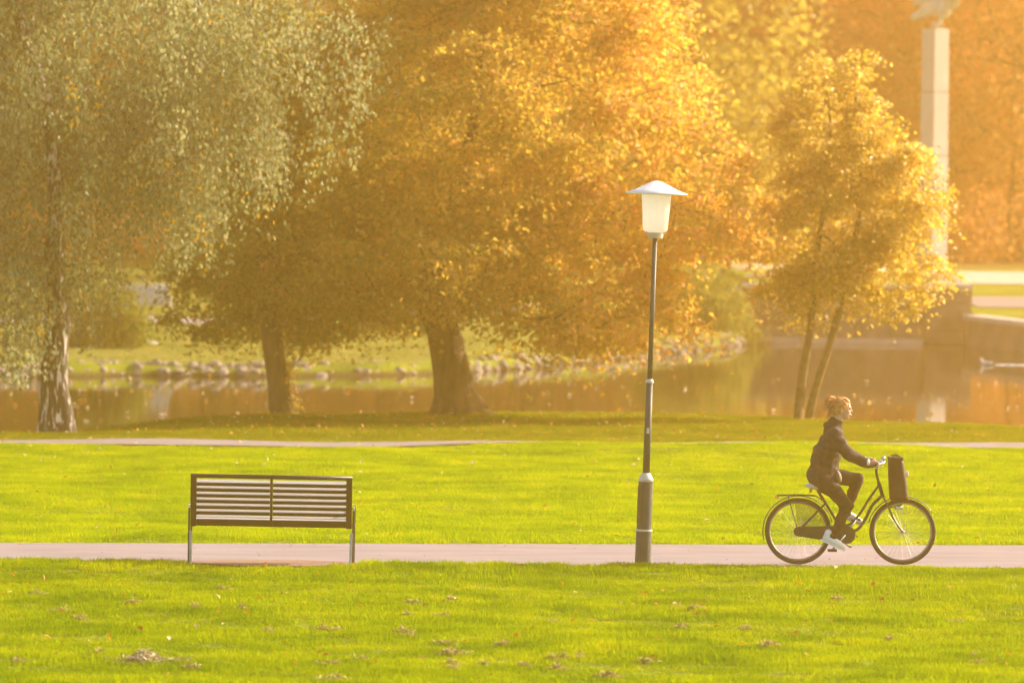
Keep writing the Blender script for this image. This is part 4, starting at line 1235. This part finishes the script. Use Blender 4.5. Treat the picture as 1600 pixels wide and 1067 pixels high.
def ell(bm, c, r, rot=0.0):
    rr = bmesh.ops.create_uvsphere(bm, u_segments=20, v_segments=14, radius=1)
    bmesh.ops.scale(bm, vec=Vector(r), verts=rr['verts'])
    if rot: bmesh.ops.rotate(bm, cent=(0, 0, 0), matrix=Matrix.Rotation(rot, 3, 'Y'), verts=rr['verts'])
    bmesh.ops.translate(bm, vec=Vector(c), verts=rr['verts'])

def fuse(name, bm, mat, voxel=.007, smooth=4, parent=None, post=None, **k):
    me = bpy.data.meshes.new('tmp'); bm.normal_update(); bm.to_mesh(me); bm.free()
    o = bpy.data.objects.new('tmp', me); COL.objects.link(o)
    md = o.modifiers.new('r', 'REMESH'); md.mode = 'VOXEL'; md.voxel_size = voxel; md.use_smooth_shade = True
    ms = o.modifiers.new('s', 'SMOOTH'); ms.iterations = smooth; ms.factor = .5
    dg = bpy.context.evaluated_depsgraph_get(); dg.update()
    me2 = bpy.data.meshes.new_from_object(o.evaluated_get(dg))
    bpy.data.objects.remove(o); bpy.data.meshes.remove(me)
    me2.name = name; me2.materials.clear()
    if post: post(me2)
    return link(name, me2, mat, parent or person, smooth=True, **k)

HIPX = (1279, 742)
sh = {}; el = {}; wr = {}; hd = {}; hp = {}; kn = {}; an = {}
for s in (-1, 1):
    sh[s] = B(1302, 684, s * .165); el[s] = B(1325, 709, s * .235); wr[s] = B(1354, 719, s * .262); hd[s] = B(1361, 720.5, s * .275)
    hp[s] = B(*HIPX, s * .085)
kn[-1] = B(1322, 788, -.11); an[-1] = B(1299, 838, -.13)
kn[1] = B(1339, 748, .11); an[1] = B(1322, 799, .13)
neck = B(1303, 664); headc = B(1313, 637)
# body: one continuous surface under the clothes
bm = bmesh.new()
ell(bm, headc + Vector((-.004, 0, .020)), (.092, .074, .092))            # skull
ell(bm, headc + Vector((.022, 0, -.030)), (.066, .060, .085), rot=R(10))  # face / jaw
ell(bm, headc + Vector((.052, 0, -.088)), (.024, .026, .020))            # chin
cap_(bm, headc + Vector((.088, 0, .000)), headc + Vector((.099, 0, -.028)), .008, .0115, 10, 3)  # nose
ell(bm, headc + Vector((.084, 0, -.058)), (.014, .024, .007)); ell(bm, headc + Vector((.081, 0, -.070)), (.014, .022, .008))
ell(bm, headc + Vector((.076, 0, .016)), (.020, .050, .010))             # brow
for s in (-1, 1):
    ell(bm, headc + Vector((-.012, s * .074, -.016)), (.018, .009, .030), rot=R(-10))   # ear
    ell(bm, headc + Vector((.050, s * .038, -.026)), (.030, .022, .024))   # cheek
cap_(bm, neck + Vector((-.02, 0, -.05)), headc + Vector((-.02, 0, -.05)), .062, .055)
cap_(bm, B(1299, 690), B(1286, 715), .11, .115, ys=1.25); cap_(bm, B(1286, 715), B(1280, 742), .115, .125, ys=1.2)
for s in (-1, 1):
    cap_(bm, neck + Vector((-.01, s * .04, -.05)), sh[s] + Vector((0, 0, -.02)), .045, .040)
    cap_(bm, sh[s] + Vector((0, 0, -.02)), el[s], .042, .036); cap_(bm, el[s], wr[s], .038, .025)
    cap_(bm, hp[s], kn[s], .085, .055); cap_(bm, kn[s], an[s], .052, .036); 
    # palm and fingers closing round the grip
    cap_(bm, wr[s], hd[s] + Vector((-.004, 0, .016)), .025, .027, ys=.8)
    for k, (dy, ln) in enumerate(((-.034, .9), (-.012, 1.0), (.011, .97), (.033, .8))):
        c = hd[s] + Vector((.012, s * -.002 + dy, 0))
        p0 = c + Vector((.002, 0, .026)); p1 = c + Vector((.032 * ln, 0, .018)); p2 = c + Vector((.036 * ln, 0, -.012)); p3 = c + Vector((.012, 0, -.026 * ln))
        cap_(bm, p0, p1, .0095, .009, 8, 2); cap_(bm, p1, p2, .009, .0085, 8, 2); cap_(bm, p2, p3, .0085, .0075, 8, 2)
    c = hd[s]
    cap_(bm, c + Vector((-.012, -s * .020, .010)), c + Vector((.004, -s * .040, -.006)), .011, .010, 8, 2)
    cap_(bm, c + Vector((.004, -s * .040, -.006)), c + Vector((.024, -s * .040, -.020)), .010, .008, 8, 2)
fuse('body', bm, M['skin'], voxel=.0048, smooth=3)
for s in (-1, 1):
    bm = bmesh.new(); ell(bm, headc + Vector((.079, s * .030, -.002)), (.011, .013, .009)); bm_obj('eye', bm, M['eye'], person, smooth=True)
bm = bmesh.new(); ell(bm, headc + Vector((.089, 0, -.062)), (.010, .022, .008)); bm_obj('lips', bm, M['lip'], person, smooth=True)
# hair
bm = bmesh.new()
ell(bm, headc + Vector((-.018, 0, .034)), (.100, .086, .094))
ell(bm, headc + Vector((-.050, 0, -.006)), (.060, .078, .075))
ell(bm, headc + Vector((.035, 0, .085)), (.05, .06, .03), rot=R(25))
ell(bm, headc + Vector((-.118, 0, .078)), (.064, .058, .060))
ell(bm, headc + Vector((-.122, .012, .030)), (.035, .040, .045))
ell(bm, headc + Vector((-.075, .0, .080)), (.04, .045, .03))
def rough_hair(me):
    for v in me.vertices:
        v.co += v.normal * .008 * mnoise.noise(v.co * 60)
hair = fuse('hair', bm, M['hair'], voxel=.006, smooth=2, post=rough_hair)
# flyaway strands round the bun
bm = bmesh.new()
random.seed(5)
for k in range(260):
    a = headc + Vector((-.09 + random.gauss(0, .03), random.gauss(0, .035), .05 + random.gauss(0, .03)))
    d = Vector((random.gauss(-.6, .6), random.gauss(0, .5), random.gauss(.1, .7))).normalized() * random.uniform(.04, .10)
    pts = spline([a, a + d * .6 + Vector((0, 0, .01)), a + d + Vector((0, 0, -.015))], 3)
    tube(bm, pts, [.0016] * (len(pts) - 1) + [.0005], 3, cap=False)
for k in range(30):
    a = headc + Vector((-.10 + random.gauss(0, .012), random.gauss(0, .03), .0 + random.gauss(0, .02)))
    pts = spline([a, a + Vector((-.03, 0, -.03)), a + Vector((-.035 + random.gauss(0, .01), 0, -.085))], 3)
    tube(bm, pts, [.002] * (len(pts) - 1) + [.0005], 3, cap=False)
bm_obj('loose_hair', bm, M['hair_bright'], person, kind='stuff')
# jacket
bm = bmesh.new()
cap_(bm, B(1299, 690), B(1289, 708), .138, .150, ys=1.18); cap_(bm, B(1289, 708), B(1285, 735), .150, .155, ys=1.15)
cap_(bm, B(1285, 735), B(1291, 750), .155, .140, ys=1.15)
ell(bm, B(1276, 742), (.12, .17, .12))
for s in (-1, 1):
    cap_(bm, B(1302, 676, s * .05), sh[s], .068, .068)
    cap_(bm, sh[s], el[s], .076, .066); cap_(bm, el[s], wr[s] + Vector((-.03, 0, -.004)), .064, .047)
    cap_(bm, hp[s], hp[s] + (kn[s] - hp[s]) * .42, .118, .092)
cap_(bm, neck + Vector((-.035, 0, -.060)), neck + Vector((-.002, 0, .030)), .092, .078)
cap_(bm, B(1301, 679, -.14), B(1301, 679, .14), .092, .092)
ell(bm, B(1291, 664), (.055, .075, .040), rot=R(30))     # hood
def folds(me):
    for v in me.vertices:
        c = v.co
        v.co += v.normal * (.013 * mnoise.noise(Vector((c.x * 9, c.y * 7, c.z * 16))) + .004 * math.sin(c.z * 60 + c.x * 25 + 3 * mnoise.noise(c * 6)))
jk = fuse('jacket', bm, M['jacket'], voxel=.009, smooth=3, post=folds)
# cut the neck opening clear of the face: nothing above the collar
bm = bmesh.new()
for s in (-1, 1):
    pts = [wr[s] + Vector((-.028, 0, -.004)), wr[s] + Vector((.004, 0, 0))]
    tube(bm, pts, [.045, .038], 16); 
    bm_obj('cuff', bm, M['white_cloth'], person, smooth=True)
    bm = bmesh.new()
bm.free()
bm = bmesh.new(); ell(bm, B(1308, 742, -.07), (.030, .080, .062), rot=R(-15)); bm_obj('shirt_hem', bm, M['shirt'], person, smooth=True)
# trousers
bm = bmesh.new()
for s in (-1, 1):
    cap_(bm, hp[s], kn[s], .105, .068); cap_(bm, kn[s], an[s] + (kn[s] - an[s]) * .02, .066, .046)
ell(bm, B(1282, 745), (.125, .16, .10))
fuse('trousers', bm, M['trousers'], voxel=.008, smooth=3, post=folds)
# shoes
def shoe(ank, ang, mat, solemat):
    heel = ank + Vector((-.045, 0, -.055))
    Rm = Matrix.Rotation(ang, 3, 'Y')
    bm = bmesh.new()
    cap_(bm, (-.035, 0, .03), (-.04, 0, .075), .040, .042)
    cap_(bm, (-.04, 0, .022), (.07, 0, .020), .040, .042, ys=1.0)
    cap_(bm, (.07, 0, .020), (.165, 0, .008), .042, .030, ys=1.15)
    bmesh.ops.rotate(bm, cent=(0, 0, 0), matrix=Rm, verts=bm.verts); bmesh.ops.translate(bm, vec=ank + Vector((.02, 0, -.085)), verts=bm.verts)
    fuse('shoe', bm, mat, voxel=.006, smooth=3)
    bm = bmesh.new()
    pr = []
    for k in range(28):
        a = 2 * math.pi * k / 28; x = .055 + .142 * math.cos(a)
        w = .040 + .006 * math.cos(a - .4)
        pr.append(bm.verts.new((x, w * math.sin(a), -.028)))
    f = bm.faces.new(pr); ex = bmesh.ops.extrude_face_region(bm, geom=[f]); bmesh.ops.translate(bm, vec=(0, 0, .022), verts=[g for g in ex['geom'] if isinstance(g, bmesh.types.BMVert)])
    bmesh.ops.recalc_face_normals(bm, faces=bm.faces)
    bmesh.ops.rotate(bm, cent=(0, 0, 0), matrix=Rm, verts=bm.verts); bmesh.ops.translate(bm, vec=ank + Vector((.02, 0, -.085)), verts=bm.verts)
    bm_obj('shoe_sole', bm, solemat, person)
shoe(an[-1] + Vector((-.055, 0, .05)), R(24), M['white_cloth'], M['white_cloth'])
shoe(an[1] + Vector((-.02, 0, .035)), R(22), M['white_cloth'], M['sole'])

# ------------------------------------------------------------------ birds
def bird(name, label, p, s, heading, body_m, white=True):
    r = empty(name, p, (0, 0, heading), label=label, cat='bird')
    bm = bmesh.new()
    ell(bm, (0, 0, .10 * s), (.17 * s, .085 * s, .08 * s), rot=R(-8))
    cap_(bm, (-.12 * s, 0, .12 * s), (-.24 * s, 0, .15 * s), .04 * s, .012 * s)
    cap_(bm, (.11 * s, 0, .13 * s), (.16 * s, 0, .24 * s), .038 * s, .030 * s)
    ell(bm, (.175 * s, 0, .26 * s), (.05 * s, .035 * s, .036 * s))
    fuse('body', bm, body_m, voxel=.011 * s, smooth=2, parent=r)
    bm = bmesh.new(); cap_(bm, (.21 * s, 0, .255 * s), (.265 * s, 0, .245 * s), .014 * s, .006 * s, ys=1.6); bm_obj('beak', bm, M['reflector'], r, smooth=True)
    for q in (-1, 1):
        bm = bmesh.new(); ell(bm, (-.04 * s, q * .075 * s, .115 * s), (.15 * s, .02 * s, .055 * s), rot=R(-8)); bm_obj('wing', bm, M['galv'] if not white else M['white_cloth'], r, smooth=True)
        if not name.startswith('swim'):
            bm = bmesh.new(); tube(bm, [(.01 * s, q * .035 * s, .05 * s), (.02 * s, q * .035 * s, -.03)], .008 * s, 6); bm_obj('leg', bm, M['reflector'], r)
for px, py, s, hdg, lab in ((234, 516, .55, 1.9, 'small white bird standing on the path edge below the far bench'), (241, 542, .55, .6, 'small pale bird on the far grass bank below the other one')):
    d0 = 128.0
    best = min(np.arange(122, 150, .25), key=lambda d: abs(P(px, py, d).z - tz(P(px, py, d).x, d)))
    q = P(px, py, best); q.z = tz(q.x, best) + .03
    bird('gull', lab, q, s, hdg, M['white_cloth'])
dk = G(1541, 570, WATER_Z); dk.z = WATER_Z - .04
bird('swimming_duck', 'pale duck swimming on the lake in front of the quay at the right', dk, .7, math.pi, M['white_cloth'], False)
# ripples trailing behind the duck: sun glint painted as low white crests
bm = bmesh.new(); random.seed(3)
x = dk.x + .35
while x < dk.x + 3.4:
    l = random.uniform(.12, .3)
    ell(bm, (x, dk.y + random.uniform(-.05, .05), WATER_Z), (l, .10, .018)); x += l * 1.5
bm_obj('glint_ripples', bm, M['white_plastic'], smooth=True, kind='stuff', label='broken line of ripples trailing behind the duck, sun glint painted white', cat='ripples')

# ------------------------------------------------------------------ grass (stuff): tiles of blades scattered by geometry nodes inside one object
def blade_tile(nb, size, hmin, hmax, width):
    c = np.stack([(rng.random(nb) - .5) * size, (rng.random(nb) - .5) * size, np.zeros(nb) - .004], -1)
    # gather blades in tufts
    tu = (rng.random((24, 2)) - .5) * size
    j = rng.integers(0, 24, nb); m_ = rng.random(nb) < .5
    c[m_, :2] = c[m_, :2] * .25 + tu[j[m_]] * .85
    h = hmin + (hmax - hmin) * rng.random(nb) ** 1.3
    az = rng.random(nb) * 2 * np.pi
    lean = rng.random(nb) * .75
    dx = np.stack([np.cos(az), np.sin(az), np.zeros(nb)], -1)
    sx = np.stack([-np.sin(az + rng.normal(size=nb) * .5), np.cos(az), np.zeros(nb)], -1)
    w = width * (.7 + .6 * rng.random(nb))
    up = np.array([0, 0, 1.0])
    m1 = c + up * (h * .55)[:, None] + dx * (h * lean * .3)[:, None]
    t1 = c + up * (h * (1 - .25 * lean))[:, None] + dx * (h * lean)[:, None]
    V = np.stack([c - sx * w[:, None] / 2, c + sx * w[:, None] / 2, m1 + sx * w[:, None] * .4, m1 - sx * w[:, None] * .4, t1], 1)
    tone = np.clip(rng.normal(size=nb) * .2 + .5, 0, 1)
    T = np.stack([tone, tone, tone, tone, np.clip(tone + .1, 0, 1)], 1)
    return V.reshape(-1, 3), T.ravel()

def grass_object(name, pts, scale_h, mat, label, tiles=6, nb=420, size=.42, hmin=.02, hmax=.055, width=.0055):
    Vs, Ts, ids = [], [], []
    faces_q, faces_t = [], []
    off = 0
    for k in range(tiles):
        V_, T_ = blade_tile(nb, size, hmin, hmax, width)
        Vs.append(V_); Ts.append(T_); ids.append(np.full(len(V_), k))
        b = off + np.arange(nb)[:, None] * 5
        faces_q.append(b + np.array([0, 1, 2, 3])); faces_t.append(b + np.array([3, 2, 4])); off += nb * 5
    n = len(pts)
    Vs.append(pts); Ts.append(np.zeros(n)); ids.append(np.full(n, -1))
    me = np_mesh(name, np.concatenate(Vs), [np.concatenate(faces_q), np.concatenate(faces_t)])
    set_tone(me, np.concatenate(Ts))
    a = me.attributes.new('tile', 'INT', 'POINT'); a.data.foreach_set('value', np.concatenate(ids).astype(np.int32))
    nv = len(me.vertices)
    a = me.attributes.new('hscale', 'FLOAT', 'POINT'); hs = np.ones(nv, np.float32); hs[nv - n:] = scale_h; a.data.foreach_set('value', hs)
    a = me.attributes.new('turn', 'FLOAT', 'POINT'); hs = np.zeros(nv, np.float32); hs[nv - n:] = rng.random(n) * 6.283; a.data.foreach_set('value', hs)
    a = me.attributes.new('pick', 'INT', 'POINT'); hs = np.zeros(nv, np.int32); hs[nv - n:] = rng.integers(0, tiles, n); a.data.foreach_set('value', hs)
    o = link(name, me, mat, kind='stuff', label=label, cat='grass')
    ng = bpy.data.node_groups.new(name + '_scatter', 'GeometryNodeTree')
    ng.interface.new_socket('Geometry', in_out='INPUT', socket_type='NodeSocketGeometry')
    ng.interface.new_socket('Geometry', in_out='OUTPUT', socket_type='NodeSocketGeometry')
    N = ng.nodes.new; Lk = ng.links.new
    gi, go = N('NodeGroupInput'), N('NodeGroupOutput')
    def attr(nm, t):
        q = N('GeometryNodeInputNamedAttribute'); q.data_type = t; q.inputs['Name'].default_value = nm; return q.outputs['Attribute']
    tile = attr('tile', 'INT')
    cmp_ = N('FunctionNodeCompare'); cmp_.data_type = 'INT'; cmp_.operation = 'LESS_THAN'
    Lk(tile, cmp_.inputs[2]); cmp_.inputs[3].default_value = 0
    sep = N('GeometryNodeSeparateGeometry'); sep.domain = 'POINT'
    Lk(gi.outputs[0], sep.inputs[0]); Lk(cmp_.outputs[0], sep.inputs['Selection'])
    spl = N('GeometryNodeSplitToInstances'); spl.domain = 'POINT'
    Lk(sep.outputs['Inverted'], spl.inputs[0]); Lk(tile, spl.inputs['Group ID'])
    m2p = N('GeometryNodeMeshToPoints'); Lk(sep.outputs['Selection'], m2p.inputs[0])
    iop = N('GeometryNodeInstanceOnPoints'); iop.inputs['Pick Instance'].default_value = True
    Lk(m2p.outputs[0], iop.inputs['Points']); Lk(spl.outputs['Instances'], iop.inputs['Instance']); Lk(attr('pick', 'INT'), iop.inputs['Instance Index'])
    cx = N('ShaderNodeCombineXYZ'); Lk(attr('turn', 'FLOAT'), cx.inputs[2]); Lk(cx.outputs[0], iop.inputs['Rotation'])
    cs = N('ShaderNodeCombineXYZ'); cs.inputs[0].default_value = 1; cs.inputs[1].default_value = 1; Lk(attr('hscale', 'FLOAT'), cs.inputs[2]); Lk(cs.outputs[0], iop.inputs['Scale'])
    Lk(iop.outputs[0], go.inputs[0])
    md = o.modifiers.new('scatter', 'NODES'); md.node_group = ng
    return o

def lattice(y0, y1, step, margin=2.5):
    out = []
    y = y0
    while y < y1:
        hw = 800 / F_PX * y + margin
        xs = np.arange(-hw, hw, step)
        out.append(np.stack([xs + rng.uniform(-.4, .4, len(xs)) * step, np.full(len(xs), y) + rng.uniform(-.4, .4, len(xs)) * step], -1)); y += step
    return np.concatenate(out)
def vnoise(x, y, f, seed=0.0):
    return np.array([mnoise.noise(Vector((a * f, b * f, seed))) for a, b in zip(x, y)])

q = lattice(43, 84.4, .30)
x, y = q[:, 0], q[:, 1]
jit = .10 * vnoise(x, y, 1.7, 3)
n_edge = P1_NEAR + np.interp(x, [-15, 15], [-1.2, 1.2]); f_edge = P1_FAR + np.interp(x, [-15, 15], [-1.8, 1.8])
notch = sstep((x - (bl + .02)) / .15) * sstep(((br - .0) - x) / .15) * .42
in1 = y < n_edge - .22 + jit - notch * .7
in2 = (y > f_edge + .12 + .6 * jit) & (y < np.interp(x, [p[0] for p in p2n], [p[1] for p in p2n]) - .2)
keep = in1 | in2
x, y = x[keep], y[keep]
pts = np.stack([x, y, terrain(x, y)], -1)
hs = 0.95 + .8 * vnoise(x, y, .7, 9) + .35 * vnoise(x, y, 2.5, 19)
edge = (y - .08 * x > 57.0) & (y - .08 * x < 58.4)
lft = np.interp(x, [-6, -3.4, -3.2, -1.75, -1.4, 0.5, 3, 6], [1.3, 1.0, .55, .55, 1.2, 1.1, 1.0, .8])
hs = np.where(edge, hs * .4 + lft * .75, hs)
hs = np.clip(hs, .45, 2.3)
nr = y < 59.5
grass_object('foreground_grass', pts[nr], hs[nr], M['near_lawn'], 'lush green lawn in the foreground in front of the near footpath', nb=520)
grass_object('middle_lawn_grass', pts[~nr], hs[~nr], M['lawn'], 'bright yellow-green mown lawn between the near footpath and the lakeside path')
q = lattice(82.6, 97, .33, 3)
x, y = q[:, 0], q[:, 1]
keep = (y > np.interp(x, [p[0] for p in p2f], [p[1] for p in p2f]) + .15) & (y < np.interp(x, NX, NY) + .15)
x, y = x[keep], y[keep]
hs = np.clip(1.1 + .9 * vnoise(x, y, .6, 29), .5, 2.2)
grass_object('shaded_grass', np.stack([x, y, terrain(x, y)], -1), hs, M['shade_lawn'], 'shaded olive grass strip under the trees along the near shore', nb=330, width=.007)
# far bank grass, taller and coarser
q = lattice(122, 172, .7, 4)
x, y = q[:, 0], q[:, 1]
yf_ = np.interp(x, FX, FY)
onp = (y > np.interp(x, [-60, -8, -2, 3, 8], [139, 139, 144, 152, 160]) - .3) & (y < np.interp(x, [-60, -8, -2, 3, 8], [142, 142, 147, 155.5, 163.5]) + .3)
keep = (y > yf_ + .45) & (x < WX0 - .5) & ~onp
x, y = x[keep], y[keep]
grass_object('far_bank_grass', np.stack([x, y, terrain(x, y)], -1), np.clip(1 + .9 * vnoise(x, y, .4, 39), .4, 2), M['bank_grass'], 'rough pale green grass on the far bank above the stones', nb=420, size=1.15, hmin=.04, hmax=.12, width=.016)

# ------------------------------------------------------------------ fallen leaves (stuff)
def litter(name, x, y, z, L, tone, mat, label, cat='leaves'):
    n = len(x)
    d = rand_unit(n); d[:, 2] = np.abs(d[:, 2]) * .4
    nr = rand_unit(n) * .6; nr[:, 2] += 1
    me = leaves_mesh(name, np.stack([x, y, z], -1), d, nr, L, L * .7, tone)
    return link(name, me, mat, kind='stuff', label=label, cat=cat)
yy = np.concatenate([rng.uniform(44, 58, 420), rng.uniform(61.5, 83, 650), rng.uniform(84.5, 94, 1500)])
xx = rng.uniform(-1, 1, len(yy)) * (800 / F_PX * yy + 1.5)
k = (yy < np.interp(xx, NX, NY)) & (np.where(yy > 84, rng.random(len(yy)) < np.interp(xx, [-9, 0, 4, 9], [.9, 1, .5, .25]), rng.random(len(yy)) < np.interp(xx, [-9, -3, 9], [1, .5, .35])))
xx, yy = xx[k], yy[k]
tone = np.clip(rng.beta(1.2, 1.4, len(xx)) + np.where((yy > 76) & (yy < 84), .3, 0), 0, 1)
litter('fallen_leaves', xx, yy, terrain(xx, yy) + np.where(yy > 83, .05, .035), rng.uniform(.03, .075, len(xx)), tone, M['litter'], 'orange and pale fallen leaves scattered over the grass')
# a few leaves on the path
xx = rng.uniform(-6, 6, 60); yy = rng.uniform(58.8, 61.0, 60)
litter('path_leaves', xx, yy, terrain(xx, yy) + .02, rng.uniform(.012, .04, 60), rng.uniform(.0, .6, 60), M['litter'], 'few tiny brown leaves lying on the near footpath')
# leaves afloat
n = 520
xx = rng.uniform(-11, 11, n); yy = 96 + 26 * rng.random(n) ** 1.0
wv = vnoise(xx * .25, yy, .5, 5) > -.05
xx, yy = xx[wv], yy[wv]
litter('floating_leaves', xx, yy, np.full(len(xx), WATER_Z + .012), rng.uniform(.05, .13, len(xx)), rng.uniform(.5, 1, len(xx)), M['litter'], 'pale leaves floating in loose lines on the lake')
# yellow shoots on the leaning trunk
sh_pts = []
for k in range(70):
    f = rng.random(); px = 440 + 18 * (1 - f) + rng.normal() * 3; py = 635 - f * 150
    px = np.interp(py, [480, 560, 640], [436, 450, 462]) + rng.normal() * 3
    sh_pts.append(list(P(px, py, D2 - .05 + rng.normal() * .1)))
lm = clump_leaves('trunk_shoots', np.array(sh_pts), 7, .06, .04, tone_mu=.8)
link('trunk_shoots', lm, M['leaf_sapling'], kind='stuff', label='small yellow shoots climbing the right side of the leaning trunk', cat='shoots')

# ------------------------------------------------------------------ clumps of dry thatch in the foreground
def thatch(px, py, wpx, mat, label, group, n=130, high=.045, name='thatch_clump', cat='dry grass clump'):
    g = G(px, py); z = tz(g.x, g.y)
    w = wpx / (F_PX / g.y) / 2
    dep = max(.06, w * .8)
    u = rng.normal(size=(n, 2)) * .45
    cx, cy = u[:, 0] * w, u[:, 1] * dep
    hgt = high * np.exp(-(u ** 2).sum(1) * 1.2) * (.4 + .9 * rng.random(n)) * np.clip(.6 + 1.0 * np.sin(cx / w * 5 + px), .3, 1.5)
    c = np.stack([cx, cy, hgt + .015], -1)
    d = rand_unit(n); d[:, 2] = d[:, 2] * .35 + .1
    nr = rand_unit(n); nr[:, 2] += .8
    L = rng.uniform(.025, .06, n)
    me = leaves_mesh(name, c, d, nr, L, L * rng.uniform(.12, .5, n), np.clip(rng.beta(1.5, 1.5, n), 0, 1))
    o = link(name, me, mat, label=label, cat=cat, group=group)
    o.location = (g.x, g.y, z)
    return o
thatch(235, 1034, 112, M['debris_pale'], 'large heap of dry moss and pale leaves in the left foreground', None, n=1300, high=.05, name='debris_heap', cat='debris heap')
spots = [(207, 948, 26), (378, 958, 20), (60, 930, 26), (95, 957, 34), (125, 968, 16), (348, 922, 16), (305, 955, 14), (513, 987, 40), (515, 1040, 44), (565, 1033, 30),
         (630, 990, 30), (642, 997, 26), (695, 1009, 34), (706, 1024, 54), (704, 1040, 20), (708, 1047, 14), (757, 1040, 14), (865, 974, 22), (785, 1012, 24), (705, 941, 24),
         (864, 1032, 22), (883, 1031, 22), (908, 1029, 14), (868, 1048, 34), (950, 1056, 40), (1058, 951, 18), (1063, 985, 30), (1085, 958, 28), (1200, 1010, 34), (1495, 968, 22),
         (1530, 1035, 26), (1390, 1000, 20), (645, 943, 26), (637, 965, 20), (30, 1035, 24), (155, 1023, 16), (300, 1045, 30), (820, 1041, 20), (1165, 985, 22), (1310, 940, 18), (420, 990, 16), (690, 966, 26), (522, 1062, 40), (1010, 1038, 24)]
for i, (px, py, w) in enumerate(spots):
    thatch(px, py, w, M['thatch'], 'small tuft of dry brown thatch lying on the foreground lawn', 'tufts of dry thatch on the foreground lawn', n=int(22 + w * 3), high=.022)

# ------------------------------------------------------------------ haze
bm = bmesh.new()
bmesh.ops.create_cube(bm, size=1)
for v in bm.verts:
    v.co = Vector((160 if v.co.x > 0 else -160, 430 if v.co.y > 0 else -30, 34 if v.co.z > 0 else -2.2))
m = bpy.data.materials.new('golden_haze'); m.use_nodes = True
nt = m.node_tree; nt.nodes.remove(nt.nodes['Principled BSDF'])
pv = nt.nodes.new('ShaderNodeVolumePrincipled')
pv.inputs['Color'].default_value = (*HAZE_COLOR, 1); pv.inputs['Density'].default_value = HAZE_DENSITY; pv.inputs['Anisotropy'].default_value = HAZE_G
nt.links.new(pv.outputs[0], nt.nodes['Material Output'].inputs['Volume'])
bm_obj('haze', bm, m, kind='stuff')
